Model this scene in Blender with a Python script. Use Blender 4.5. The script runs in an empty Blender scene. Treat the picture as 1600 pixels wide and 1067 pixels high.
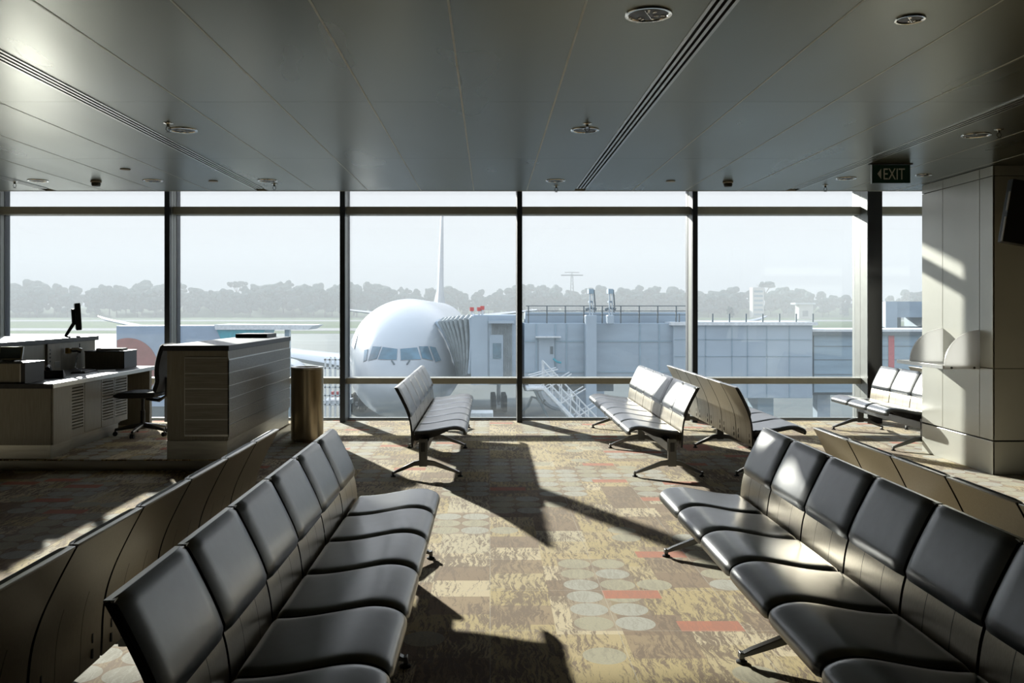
import bpy, bmesh, math, random
from mathutils import Vector, Matrix
random.seed(7)
S = bpy.context.scene
COL = S.collection
PI = math.pi

# ------------------------------------------------------------------ camera, sky, sun, exposure
H = 1.65
cam_d = bpy.data.cameras.new('camera'); cam = bpy.data.objects.new('camera', cam_d); COL.objects.link(cam)
cam.location = (0, 0, H); cam.rotation_euler = (PI/2, 0, 0)
cam_d.sensor_width = 36; cam_d.lens = 36*1400/1600
cam_d.shift_x = 35/1600; cam_d.shift_y = -52.5/1600
cam_d.clip_end = 5000; cam_d.clip_start = 0.05
S.camera = cam
S.view_settings.view_transform = 'Standard'; S.view_settings.look = 'None'
S.view_settings.exposure = 0.12; S.view_settings.gamma = 1.0
S.view_settings.use_curve_mapping = False

W = bpy.data.worlds.new('sky'); S.world = W; W.use_nodes = True
nt = W.node_tree; bg = nt.nodes['Background']
tc = nt.nodes.new('ShaderNodeTexCoord'); sx = nt.nodes.new('ShaderNodeSeparateXYZ')
rp = nt.nodes.new('ShaderNodeValToRGB')
nt.links.new(tc.outputs['Generated'], sx.inputs[0]); nt.links.new(sx.outputs[2], rp.inputs[0])
rp.color_ramp.elements[0].position = 0.0; rp.color_ramp.elements[0].color = (.77, .745, .785, 1)
rp.color_ramp.elements[1].position = 0.75; rp.color_ramp.elements[1].color = (.60, .68, .80, 1)
e = rp.color_ramp.elements.new(0.18); e.color = (.78, .755, .795, 1)
nt.links.new(rp.outputs[0], bg.inputs[0])
# the hazy sky is brighter higher up and around the sun
dp = nt.nodes.new('ShaderNodeVectorMath'); dp.operation = 'DOT_PRODUCT'; nt.links.new(tc.outputs['Generated'], dp.inputs[0])
dp.inputs[1].default_value = Vector((-.43, .86, .29)).normalized()
def wm(op, a, b=None, clamp=False):
    q = nt.nodes.new('ShaderNodeMath'); q.operation = op; q.use_clamp = clamp
    for i, v in enumerate((a, b)):
        if v is None: continue
        if isinstance(v, bpy.types.NodeSocket): nt.links.new(v, q.inputs[i])
        else: q.inputs[i].default_value = v
    return q.outputs[0]
aur = wm('MULTIPLY', wm('POWER', wm('MAXIMUM', dp.outputs['Value'], 0.0), 5.0), 3.2)
up = wm('MULTIPLY', wm('SUBTRACT', sx.outputs[2], .14), 5.0, True)
nt.links.new(wm('ADD', wm('MULTIPLY', wm('ADD', aur, .7), up), 1.0), bg.inputs[1])

SUN_ELEV = math.radians(16.0); SUN_RATIO = 0.50      # drift to the right per metre towards the camera
sun_d = bpy.data.lights.new('sun', 'SUN'); sun = bpy.data.objects.new('sun', sun_d); COL.objects.link(sun)
sun_d.energy = 12.0; sun_d.angle = math.radians(0.9); sun_d.color = (1.0, .945, .85)
d = Vector((SUN_RATIO, -1, 0)).normalized(); d.z = -math.tan(SUN_ELEV); d.normalize()
sun.rotation_euler = d.to_track_quat('-Z', 'Y').to_euler(); sun.location = (-20, 60, 30)

cy = S.cycles
cy.max_bounces = 10; cy.diffuse_bounces = 5; cy.glossy_bounces = 4; cy.transparent_max_bounces = 16
cy.volume_bounces = 0; cy.use_denoising = True; cy.caustics_reflective = False; cy.caustics_refractive = False
cy.sample_clamp_indirect = 6.0

# ------------------------------------------------------------------ node helper and materials
class NB:
    def __init__(s, name):
        s.m = bpy.data.materials.new(name); s.m.use_nodes = True
        s.t = s.m.node_tree; s.b = s.t.nodes['Principled BSDF']; s.out = s.t.nodes['Material Output']
    def n(s, typ, **kw):
        nd = s.t.nodes.new(typ)
        for k, v in kw.items(): setattr(nd, k, v)
        return nd
    def put(s, sock, v):
        if v is None: return
        if hasattr(v, 'links') or isinstance(v, bpy.types.NodeSocket): s.t.links.new(v, sock)
        else:
            if sock.type == 'RGBA' and len(v) == 3: v = (*v, 1)
            sock.default_value = v
    def math(s, op, a, b=None, c=None):
        nd = s.n('ShaderNodeMath', operation=op)
        for i, v in enumerate((a, b, c)):
            if v is not None: s.put(nd.inputs[i], v)
        return nd.outputs[0]
    def mix(s, f, a, b):
        nd = s.n('ShaderNodeMix', data_type='RGBA')
        s.put(nd.inputs[0], f); s.put(nd.inputs[6], a); s.put(nd.inputs[7], b)
        return nd.outputs[2]
    def pos(s): return s.n('ShaderNodeTexCoord').outputs['Object']
    def sep(s, v):
        nd = s.n('ShaderNodeSeparateXYZ'); s.put(nd.inputs[0], v); return nd.outputs
    def comb(s, x, y, z=0.0):
        nd = s.n('ShaderNodeCombineXYZ')
        for i, v in enumerate((x, y, z)): s.put(nd.inputs[i], v)
        return nd.outputs[0]
    def scale(s, v, sc):
        nd = s.n('ShaderNodeMapping'); s.put(nd.inputs[0], v); nd.inputs[3].default_value = sc; return nd.outputs[0]
    def noise(s, v, scale=5, detail=3, rough=.5, dist=0.0):
        nd = s.n('ShaderNodeTexNoise'); s.put(nd.inputs['Vector'], v)
        nd.inputs['Scale'].default_value = scale; nd.inputs['Detail'].default_value = detail
        nd.inputs['Roughness'].default_value = rough; nd.inputs['Distortion'].default_value = dist
        return nd.outputs[0]
    def white(s, v):
        nd = s.n('ShaderNodeTexWhiteNoise', noise_dimensions='3D'); s.put(nd.inputs[0], v); return nd.outputs[0]
    def ramp(s, f, els, interp='LINEAR'):
        nd = s.n('ShaderNodeValToRGB'); s.put(nd.inputs[0], f); r = nd.color_ramp; r.interpolation = interp
        while len(r.elements) < len(els): r.elements.new(1.0)
        for e, (p, c) in zip(r.elements, els):
            e.position = p; e.color = (*c, 1) if len(c) == 3 else c
        return nd.outputs[0]
    def bump(s, h, strength=.2, dist=.01):
        nd = s.n('ShaderNodeBump'); nd.inputs['Strength'].default_value = strength
        nd.inputs['Distance'].default_value = dist; s.put(nd.inputs['Height'], h)
        s.t.links.new(nd.outputs[0], s.b.inputs['Normal'])
    def set(s, col=None, rough=None, metal=None, spec=None):
        if col is not None: s.put(s.b.inputs['Base Color'], col)
        if rough is not None: s.put(s.b.inputs['Roughness'], rough)
        if metal is not None: s.put(s.b.inputs['Metallic'], metal)
        if spec is not None: s.put(s.b.inputs['Specular IOR Level'], spec)
        return s.m

def simple(name, col, rough=.5, metal=0.0, var=.12, scale=8, stretch=(1, 1, 1), spec=None, bump=0):
    b = NB(name); p = b.scale(b.pos(), stretch)
    nz = b.noise(p, scale, 4)
    lo = tuple(c*(1-var) for c in col); hi = tuple(min(1, c*(1+var)) for c in col)
    c = b.ramp(nz, [(.3, lo), (.7, hi)])
    if bump: b.bump(nz, bump, .004)
    return b.set(c, rough, metal, spec)

M = {}
M['leather'] = simple('black_leather', (.018, .024, .026), .30, 0, .25, 14, bump=.05, spec=.5)
for nd in M['leather'].node_tree.nodes:
    if nd.type == 'BSDF_PRINCIPLED': nd.inputs['Coat Weight'].default_value = .22; nd.inputs['Coat Roughness'].default_value = .2
M['shell'] = simple('champagne_laminate', (.33, .29, .22), .33, .75, .10, 6, (40, 40, 1))
M['alu'] = simple('brushed_aluminium', (.50, .49, .46), .3, 1.0, .08, 6, (1, 30, 1))
M['leg_metal'] = simple('dark_cast_aluminium', (.12, .12, .115), .35, .9, .1, 10)
M['black'] = simple('black_plastic', (.012, .012, .014), .4, 0, .2, 10)
M['rubber'] = simple('rubber', (.02, .02, .02), .8, 0, .2, 10)
M['mullion'] = simple('dark_window_frame', (.028, .034, .042), .4, .3, .1, 5)
M['mullion_light'] = simple('pale_window_frame', (.26, .27, .255), .4, .4, .08, 5)
M['rail'] = simple('bronze_window_rail', (.42, .42, .37), .5, .1, .08, 5)
M['column'] = simple('dark_glossy_column_cladding', (.02, .02, .022), .16, .2, .1, 3)
M['ceil'] = None
b = NB('perforated_metal_ceiling'); p = b.pos()
nz = b.noise(b.scale(p, (1.2, .35, 1)), 1.2, 2)
vo = b.n('ShaderNodeTexVoronoi'); b.put(vo.inputs['Vector'], p); vo.inputs['Scale'].default_value = 160; vo.inputs['Randomness'].default_value = 0
M['ceil'] = b.set(b.ramp(nz, [(.3, (.155, .16, .122)), (.7, (.185, .19, .15))]), b.ramp(nz, [(.3, (.27,)*3), (.7, (.33,)*3)]), .80)
M['ceil_joint'] = simple('pale_ceiling_joint', (.6, .61, .55), .45, .2, .05)
M['wall'] = simple('interior_wall', (.10, .107, .10), .6, 0, .06, 3)
M['panel'] = simple('cream_metal_panel', (.60, .60, .54), .27, .25, .04, 2)
M['panel_gap'] = simple('dark_gap', (.03, .03, .028), .7)
M['white_board'] = simple('white_laminate', (.66, .655, .64), .35, 0, .03, 3)
M['veneer'] = simple('greige_veneer', (.27, .25, .20), .38, .15, .12, 5, (14, 14, 1))
M['veneer_dark'] = simple('dark_grain_slat', (.25, .235, .20), .32, .2, .18, 4, (1, 8, 20))
M['veneer_light'] = simple('pale_veneer', (.30, .275, .22), .38, .1, .1, 5, (14, 14, 1))
M['kick'] = simple('steel_kick_plate', (.36, .35, .31), .3, .9, .12, 3, (1, 1, 10))
M['worktop'] = simple('dark_polished_worktop', (.022, .024, .03), .42, 0, .25, 30, spec=.4)
M['bronze'] = simple('brushed_bronze_steel', (.34, .28, .19), .28, .95, .1, 5, (1, 1, .05))
M['screen'] = simple('screen_glass', (.10, .14, .16), .15, 0, .05, 3)
M['paper'] = simple('paper', (.6, .6, .58), .7, 0, .03)
M['ivory'] = simple('ivory_plastic', (.45, .42, .36), .5)
M['yellow'] = simple('yellow_plastic', (.45, .27, .05), .4)
M['red'] = simple('red_plastic', (.55, .04, .03), .4)
M['chrome'] = simple('chrome', (.75, .73, .68), .12, 1.0, .05)
M['lampglass'] = simple('reflector_facets', (.35, .27, .16), .15, 1.0, .7, 40)
M['exit_green'] = simple('exit_green', (.012, .055, .045), .4, 0, .05)
M['exit_white'] = simple('exit_letter', (.7, .75, .75), .5, 0, .03)
M['fabric'] = simple('dark_fabric', (.03, .032, .038), .85, 0, .2, 60)
# outside
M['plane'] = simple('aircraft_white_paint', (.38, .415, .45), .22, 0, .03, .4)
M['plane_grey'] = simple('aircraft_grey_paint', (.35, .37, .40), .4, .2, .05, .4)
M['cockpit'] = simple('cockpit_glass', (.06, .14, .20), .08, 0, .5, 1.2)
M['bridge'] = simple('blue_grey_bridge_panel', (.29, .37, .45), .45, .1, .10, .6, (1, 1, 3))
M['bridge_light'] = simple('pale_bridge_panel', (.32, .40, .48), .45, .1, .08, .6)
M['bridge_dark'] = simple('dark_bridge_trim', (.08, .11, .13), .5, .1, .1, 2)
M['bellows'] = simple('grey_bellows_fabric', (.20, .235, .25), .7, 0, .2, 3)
M['steel_white'] = simple('white_painted_steel', (.6, .64, .67), .4)
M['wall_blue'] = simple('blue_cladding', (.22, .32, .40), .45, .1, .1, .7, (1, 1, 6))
M['stripe'] = simple('maroon_stripe', (.42, .06, .08), .5)
M['maroon'] = simple('maroon_paint', (.25, .075, .07), .5, 0, .15, 2)
M['teal'] = simple('teal_paint', (.03, .30, .38), .4)
M['truck'] = simple('truck_pale_blue_paint', (.26, .34, .45), .45, 0, .08, .8)
M['apron'] = simple('apron_concrete', (.13, .15, .15), .75, 0, .14, .02, (1, 3, 1), spec=.08)
M['grass'] = simple('airfield_grass', (.075, .12, .045), 1.0, 0, .25, .05, (.4, 1.5, 1), spec=.05)
M['runway'] = simple('pale_runway', (.27, .27, .27), 1.0, 0, .08, .05, spec=.08)
M['leaf'] = simple('tree_foliage', (.012, .065, .055), .85, 0, .45, .35)
M['bark'] = simple('bark', (.10, .08, .06), .9)
M['bld'] = simple('pale_building', (.62, .60, .57), .7, 0, .05, .3)
M['facade'] = simple('facade_concrete', (.4, .4, .39), .7)

# window glass: thin pane, part transparent, part mirror by angle
b = NB('window_glass'); b.t.nodes.remove(b.b)
tr = b.n('ShaderNodeBsdfTransparent'); tr.inputs[0].default_value = (.965, .985, .985, 1)
gl = b.n('ShaderNodeBsdfGlossy'); gl.inputs['Roughness'].default_value = .02; gl.inputs[0].default_value = (.9, .95, 1, 1)
fr = b.n('ShaderNodeFresnel'); fr.inputs[0].default_value = 1.40
dt = b.n('ShaderNodeBsdfTranslucent'); dt.inputs[0].default_value = (.75, .88, 1, 1)
dm_ = b.n('ShaderNodeMixShader'); dm_.inputs[0].default_value = .018; b.t.links.new(tr.outputs[0], dm_.inputs[1]); b.t.links.new(dt.outputs[0], dm_.inputs[2])
mx = b.n('ShaderNodeMixShader'); b.t.links.new(fr.outputs[0], mx.inputs[0]); b.t.links.new(dm_.outputs[0], mx.inputs[1]); b.t.links.new(gl.outputs[0], mx.inputs[2])
b.t.links.new(mx.outputs[0], b.out.inputs[0]); M['glass'] = b.m
b = NB('frosted_acrylic'); tl = b.n('ShaderNodeBsdfTranslucent'); tl.inputs[0].default_value = (.93, .93, .92, 1)
b.set((.72, .72, .71), .3); mx = b.n('ShaderNodeMixShader'); mx.inputs[0].default_value = .55
b.t.links.new(b.b.outputs[0], mx.inputs[1]); b.t.links.new(tl.outputs[0], mx.inputs[2]); b.t.links.new(mx.outputs[0], b.out.inputs[0]); M['frosted'] = b.m

# carpet: blocks of streaked yellow, cream and brown, rows of pale discs, a few red bars
b = NB('patterned_carpet'); p = b.pos(); X, Y, Z = b.sep(p)
def cell(cw, ch, seed, jog=0):
    xx = b.math('DIVIDE', X, cw); yy = b.math('DIVIDE', Y, ch)
    ix = b.math('FLOOR', xx); 
    if jog: yy = b.math('ADD', yy, b.math('MULTIPLY', b.white(b.comb(ix, 3.3, seed)), jog))
    iy = b.math('FLOOR', yy)
    return b.white(b.comb(ix, iy, float(seed))), b.math('SUBTRACT', xx, ix), b.math('SUBTRACT', yy, iy)
BR = 1.55
col_noise, _, _ = cell(.34, .30, 1, 1.0)
base = b.ramp(col_noise, [(0, (.56, .47, .30)), (.18, (.43, .335, .145)), (.40, (.47, .38, .20)), (.58, (.29, .20, .105)), (.68, (.50, .44, .30)), (.80, (.22, .14, .075)), (.90, (.45, .35, .165))], 'CONSTANT')
warp = b.noise(b.scale(p, (4, 2.2, 1)), 2, 3, .6, .4)
xw = b.math('ADD', b.math('MULTIPLY', X, 46), b.math('MULTIPLY', warp, 5))
st = b.noise(b.comb(xw, b.math('MULTIPLY', Y, 5.0), 0.0), 1.0, 8, .78, .0)
patchy = b.noise(b.scale(p, (2.5, 1.6, 1)), 1.0, 2, .5)
st = b.math('ADD', st, b.math('MULTIPLY', b.math('SUBTRACT', patchy, .5), .35))
streak = b.ramp(st, [(.475, (0,)*3), (.545, (1,)*3)])
dark = b.mix(.92, base, (.12, .07, .035))
c1 = b.mix(streak, base, dark)
cn, fx, fy = cell(.218, .218, 5)
rr = b.math('SQRT', b.math('ADD', b.math('POWER', b.math('SUBTRACT', fx, .5), 2.0), b.math('POWER', b.math('SUBTRACT', fy, .5), 2.0)))
disc = b.math('LESS_THAN', rr, .475)
zone, _, _ = cell(.436, .654, 9)
zn = b.math('GREATER_THAN', zone, .66)
single = b.math('GREATER_THAN', cn, .93)
dm = b.math('MULTIPLY', disc, b.math('MAXIMUM', zn, single))
fine = b.noise(b.scale(p, (60, 200, 1)), 1.0, 3, .7)
dcol = b.mix(b.math('GREATER_THAN', cn, .55), (.43, .43, .38), (.41, .38, .26))
dcol = b.mix(b.math('MULTIPLY', streak, .4), dcol, (.18, .15, .10))
dcol = b.mix(b.math('MULTIPLY', b.ramp(fine, [(.4, (0,)*3), (.65, (1,)*3)]), .55), dcol, (.22, .21, .16))
zb = b.mix(b.math('MULTIPLY', zn, .65), c1, (.19, .13, .085))
c2 = b.mix(dm, zb, dcol)
rn, _, _ = cell(.327, .15, 21, 1.0)
c3 = b.mix(b.math('GREATER_THAN', rn, .955), c2, b.mix(b.math('MULTIPLY', streak, .3), (.42, .12, .055), (.22, .08, .05)))
_, gx, gy = cell(.654, .654, 30)
seam = b.math('LESS_THAN', b.math('MINIMUM', gx, gy), .008)
c4 = b.mix(b.math('MULTIPLY', seam, .35), c3, (.5, .48, .4))
grain = b.noise(b.scale(p, (160, 500, 1)), 1.0, 2, .6)
c5 = b.mix(b.math('MULTIPLY', b.ramp(grain, [(.35, (0,)*3), (.7, (1,)*3)]), .28), c4, (.14, .11, .08))
b.bump(fine, .15, .004)
gm = b.n('ShaderNodeHueSaturation'); gm.inputs['Saturation'].default_value = 1.0; b.put(gm.inputs['Color'], c5); gm.inputs['Value'].default_value = BR
b.b.inputs['Sheen Weight'].default_value = .22; b.b.inputs['Sheen Roughness'].default_value = .5; b.b.inputs['Sheen Tint'].default_value = (1, .97, .9, 1)
M['carpet'] = b.set(gm.outputs[0], .92, 0, .15)

# ------------------------------------------------------------------ mesh helpers
class MB:
    def __init__(s): s.v = []; s.f = []; s.mi = []; s.mats = []
    def mat(s, name):
        m = M[name]
        if m not in s.mats: s.mats.append(m)
        return s.mats.index(m)
    def add(s, vs, fs, m, T=None):
        k = len(s.v); i = s.mat(m)
        for v in vs:
            v = Vector(v)
            if T is not None: v = T @ v
            s.v.append(v)
        for f in fs: s.f.append([a+k for a in f]); s.mi.append(i)
        return s
    def box(s, x0, x1, y0, y1, z0, z1, m, T=None):
        vs = [(x, y, z) for x in (x0, x1) for y in (y0, y1) for z in (z0, z1)]
        return s.add(vs, [(0,1,3,2),(4,6,7,5),(0,4,5,1),(2,3,7,6),(0,2,6,4),(1,5,7,3)], m, T)
    def tube(s, pts, r, m, n=8, T=None, cap=True, flat=None):
        pts = [Vector(q) for q in pts]; rs = r if isinstance(r, (list, tuple)) else [r]*len(pts)
        vs = []; up0 = None
        for i, q in enumerate(pts):
            t = (pts[min(i+1, len(pts)-1)]-pts[max(i-1, 0)]).normalized()
            if up0 is None:
                a = Vector((0, 0, 1)) if abs(t.z) < .9 else Vector((1, 0, 0)); up0 = (a-t*a.dot(t)).normalized()
            else: up0 = (up0-t*up0.dot(t)).normalized()
            sd = t.cross(up0); fl = flat or 1.0
            for k in range(n):
                an = 2*PI*k/n; vs.append(q+up0*math.cos(an)*rs[i]+sd*math.sin(an)*rs[i]*fl)
        fs = [(i*n+k, i*n+(k+1) % n, (i+1)*n+(k+1) % n, (i+1)*n+k) for i in range(len(pts)-1) for k in range(n)]
        if cap: fs += [tuple(range(n))[::-1], tuple((len(pts)-1)*n+k for k in range(n))]
        return s.add(vs, fs, m, T)
    def lathe(s, prof, m, c=(0, 0, 0), n=32, T=None):
        vs = []; 
        for r, z in prof:
            for k in range(n):
                a = 2*PI*k/n; vs.append((c[0]+r*math.cos(a), c[1]+r*math.sin(a), c[2]+z))
        fs = [(i*n+k, i*n+(k+1) % n, (i+1)*n+(k+1) % n, (i+1)*n+k) for i in range(len(prof)-1) for k in range(n)]
        if prof[0][0] > 1e-4: fs.append(tuple(range(n))[::-1])
        if prof[-1][0] > 1e-4: fs.append(tuple((len(prof)-1)*n+k for k in range(n)))
        return s.add(vs, fs, m, T)
    def prism(s, poly, a0, a1, m, axis='y', T=None):     # poly in the two other axes, extruded along axis
        n = len(poly); mk = {'y': lambda p, a: (p[0], a, p[1]), 'x': lambda p, a: (a, p[0], p[1]), 'z': lambda p, a: (p[0], p[1], a)}[axis]
        vs = [mk(p, a0) for p in poly]+[mk(p, a1) for p in poly]
        fs = [tuple(range(n)), tuple(range(n, 2*n))[::-1]]+[(i, i+n, (i+1) % n+n, (i+1) % n) for i in range(n)]
        return s.add(vs, fs, m, T)
    def build(s, name, parent=None, bevel=0, loc=None, smooth=True, seg=2, kind=None):
        me = bpy.data.meshes.new(name); me.from_pydata([tuple(v) for v in s.v], [], s.f); me.update()
        for m in s.mats: me.materials.append(m)
        for pl, i in zip(me.polygons, s.mi): pl.material_index = i
        bm = bmesh.new(); bm.from_mesh(me); bmesh.ops.recalc_face_normals(bm, faces=bm.faces); bm.to_mesh(me); bm.free()
        if smooth:
            me.polygons.foreach_set('use_smooth', [True]*len(me.polygons)); me.set_sharp_from_angle(angle=math.radians(38))
        o = bpy.data.objects.new(name, me); COL.objects.link(o)
        if parent: o.parent = parent
        if loc: o.location = loc
        if bevel:
            md = o.modifiers.new('bevel', 'BEVEL'); md.width = bevel; md.segments = seg; md.limit_method = 'ANGLE'; md.angle_limit = math.radians(40)
            md.harden_normals = False
        if kind: o['kind'] = kind
        return o

def tag(o, label, cat, group=None, kind=None):
    if label: o['label'] = label
    if cat: o['category'] = cat
    if group: o['group'] = group
    if kind: o['kind'] = kind
    return o
def empty(name, loc, label, cat, group=None, rz=0):
    o = bpy.data.objects.new(name, None); COL.objects.link(o); o.location = loc; o.rotation_euler = (0, 0, rz)
    o.empty_display_size = .1
    return tag(o, label, cat, group)
def copy_tree(o, parent=None):
    kids = list(o.children); c = o.copy(); COL.objects.link(c)
    if parent: c.parent = parent
    for ch in kids: copy_tree(ch, c)
    return c
def struct(mb, name, bevel=0, **k): return mb.build(name, bevel=bevel, kind='structure', smooth=False, **k)

# ------------------------------------------------------------------ room shell
CZ = 3.06; CE = 10.79; GY = 13.25; POC = 3.95
XL, XR, YB = -14.0, 9.5, -5.0
struct(MB().box(XL, XR, YB, GY+.05, -.4, 0, 'carpet'), 'floor')
struct(MB().box(XL-.2, XL, YB, GY+.05, -.4, POC, 'wall'), 'wall_left')
struct(MB().box(XR, XR+.2, YB, GY+.05, -.4, POC, 'wall'), 'wall_right')
struct(MB().box(XL-.2, XR+.2, YB-.2, YB, -.4, POC, 'wall'), 'wall_back')
struct(MB().box(XL-.2, XR+.2, GY+.05, GY+.45, -6.4, -.05, 'facade').box(XL-.2, XR+.2, GY+.05, GY+.3, POC, 5.2, 'facade').box(XL-.2, XR+.2, GY+.3, 15.2, POC, POC+.25, 'facade').box(XL-.2, XR+.2, GY-.1, GY+.12, -.05, .012, 'mullion_light'), 'wall_front')  # unseen overhang added outside to cut the high sun from the upper panes

# ceiling: long metal panels with fine pale joints, upstand and window pocket
G0, GP = -.19, .635
slots = [-5.27, -2.73, 1.08, 3.62]
SL_W = .058
cm = MB()
ends = [(-5.0, -2.9), (-2.9, -.6), (-.6, 1.6), (1.6, 3.83), (3.83, 6.13), (6.13, 8.46), (8.46, CE)]
ks = list(range(-22, 16))
for k in ks:
    x0 = G0+GP*k; x1 = x0+GP
    for s_ in slots:
        if abs(x0-s_) < .12: x0 = s_+SL_W
        if abs(x1-s_) < .12: x1 = s_-SL_W
    x0 = max(x0, XL); x1 = min(x1, XR)
    if x1-x0 < .05: continue
    for (a, c) in ends: cm.box(x0+.005, x1-.005, a+.0015, c-.0015, CZ, CZ+.03, 'ceil')
cm.box(XL, XR, -5.0, CE, CZ+.12, CZ+.2, 'panel_gap')
cm.box(XL, XR, CE, CE+.02, CZ-.004, POC, 'ceil_joint')
cm.box(XL, XR, CE+.02, GY+.3, POC, POC+.1, 'wall')
cm.box(XL, XR, YB, CE, CZ+.9, CZ+1, 'wall')
struct(cm, 'ceiling')
jm = MB()
for k in ks:
    x0 = G0+GP*k
    if all(abs(x0-s_) > .12 for s_ in slots) and XL < x0 < XR: jm.box(x0-.006, x0+.006, -5, CE, CZ-.0015, CZ+.02, 'ceil_joint')
struct(jm, 'trim_1')
# linear slot diffusers
for i, s_ in enumerate(slots):
    m = MB()
    for j in range(4):
        xa = s_-.054+j*.036
        m.box(xa-.009, xa+.009, -4.9, CE-.25, CZ-.006, CZ+.05, 'alu')
    m.box(s_-.05, s_+.05, -4.9, CE-.25, CZ+.05, CZ+.06, 'black')
    m.box(s_-.063, s_+.063, CE-.25, CE-.23, CZ-.006, CZ+.06, 'alu')
    o = m.build('ceiling_slot_diffuser', smooth=False)
    tag(o, ['linear metal ceiling air slot above the check-in desk, leftmost of the four', 'linear metal ceiling air slot left of centre, ending above the service counter',
            'wide looking twin-groove ceiling air slot right of centre, nearest the large downlight', 'linear metal ceiling air slot running just left of the exit sign'][i], 'air vent', 'linear slots in the ceiling')

# window wall
mull = [-12.25, -9.715, -7.18, -4.645, -2.12, .433, 2.96]
tn = 2
def trim(mb, bevel=0):
    global tn
    o = struct(mb, 'trim_%d' % tn, bevel); tn += 1; return o
for x in mull+[8.02]:
    m = MB().box(x-.037, x+.037, 12.9, 12.955, 0, POC, 'mullion')
    m.box(x-.037, x+.037, 12.967, 13.07, 0, POC, 'mullion_light').box(x-.03, x+.03, 12.955, 12.967, 0, POC, 'mullion')
    m.box(x-.037, x+.037, 13.082, 13.19, 0, POC, 'mullion_light').box(x-.03, x+.03, 13.07, 13.082, 0, POC, 'mullion')
    m.box(x-.042, x+.042, 13.19, 13.34, 0, POC, 'mullion')
    trim(m)
m = MB().box(5.395, 5.60, 12.78, 12.80, 0, POC, 'column').box(5.40, 5.60, 12.80, 13.05, 0, POC, 'mullion_light').box(5.40, 5.46, 13.06, 13.34, 0, POC, 'mullion_light').box(5.41, 5.6, 13.05, 13.34, 0, POC, 'mullion')
m.box(5.6, 5.61, 12.8, 13.3, 0, POC, 'column')
trim(m)
xs = [XL]+mull+[5.49, 8.02, XR]
for i in range(len(xs)-1):
    a, c = xs[i]+.037, xs[i+1]-.037
    if xs[i+1] == 5.49: c = 5.40
    if xs[i] == 5.49: a = 5.61
    m = MB()
    m.box(a, c, 13.02, 13.3, .545, .63, 'rail')          # lower rail
    m.box(a, c, 13.05, 13.3, 3.015, 3.125, 'rail')       # upper transom
    m.box(a, c, 13.2, 13.3, 0, .03, 'mullion_light')
    trim(m, .004)
    w = MB()
    for z0, z1 in ((.03, .545), (.63, 3.015), (3.125, POC)): w.box(a, c, 13.245, 13.257, z0, z1, 'glass')
    struct(w, 'window_%d' % (i+1))

# ------------------------------------------------------------------ benches
SEAT = [(.400,.395), (.408,.415), (.398,.437), (.36,.455), (.31,.462), (.25,.458), (.16,.442), (.06,.425), (-.04,.415), (-.095,.417)]
BACK = [(-.112,.270), (-.116,.34), (-.119,.42), (-.128,.50), (-.143,.565), (-.170,.640), (-.205,.715), (-.243,.79), (-.280,.858)]
def resample(P, n):
    P = [Vector((a, c)) for a, c in P]; out = []
    def cr(p0, p1, p2, p3, t):
        return .5*((2*p1)+(-p0+p2)*t+(2*p0-5*p1+4*p2-p3)*t*t+(-p0+3*p1-3*p2+p3)*t**3)
    for i in range(n+1):
        u = i/n*(len(P)-1); k = min(int(u), len(P)-2); t = u-k
        out.append(cr(P[max(k-1, 0)], P[k], P[k+1], P[min(k+2, len(P)-1)], t))
    return out
def strip(mb, P, y0, y1, t0, t1, mat, puff=0.0, ny=1, edge_mat=None, grooves=None, groove_rows=None, gmat='panel_gap'):
    """a sheet following profile P (x,z), between offsets t0..t1 along its normal, width y0..y1"""
    n = len(P); N = []
    for i in range(n):
        t = (P[min(i+1, n-1)]-P[max(i-1, 0)]).normalized(); N.append(Vector((-t.y, t.x)))
    ys = [y0+(y1-y0)*j/ny for j in range(ny+1)]
    if grooves:
        for g in grooves: ys += [g-.0022, g+.0022]
        ys = sorted(ys)
    k0 = len(mb.v); i_m = mb.mat(mat); i_g = mb.mat(gmat) if grooves else i_m; i_e = mb.mat(edge_mat) if edge_mat else i_m
    ns = len(ys)
    for side in (0, 1):
        for i in range(n):
            for y in ys:
                u = abs(2*(y-y0)/(y1-y0)-1); w = abs(2*i/(n-1)-1)
                off = t1 if side else t0
                if side and puff: off = t1-puff*(u**16+w**22)*1.0
                mb.v.append(Vector((P[i].x+N[i].x*off, y, P[i].y+N[i].y*off)))
    def idx(side, i, j): return k0+side*n*ns+i*ns+j
    for side in (0, 1):
        for i in range(n-1):
            for j in range(ns-1):
                isg = grooves and abs(ys[j+1]-ys[j]) < .0050 and (groove_rows[0] <= i < groove_rows[1])
                mb.f.append([idx(side, i, j), idx(side, i+1, j), idx(side, i+1, j+1), idx(side, i, j+1)]); mb.mi.append(i_g if isg else i_m)
    for i in range(n-1):
        for j in (0, ns-1): mb.f.append([idx(0, i, j), idx(1, i, j), idx(1, i+1, j), idx(0, i+1, j)]); mb.mi.append(i_e)
    for j in range(ns-1):
        for i in (0, n-1): mb.f.append([idx(0, i, j), idx(1, i, j), idx(1, i, j+1), idx(0, i, j+1)]); mb.mi.append(i_e)
    return mb
PITCH = .573
SP = resample(SEAT, 26); BP = resample(BACK, 24)
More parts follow.
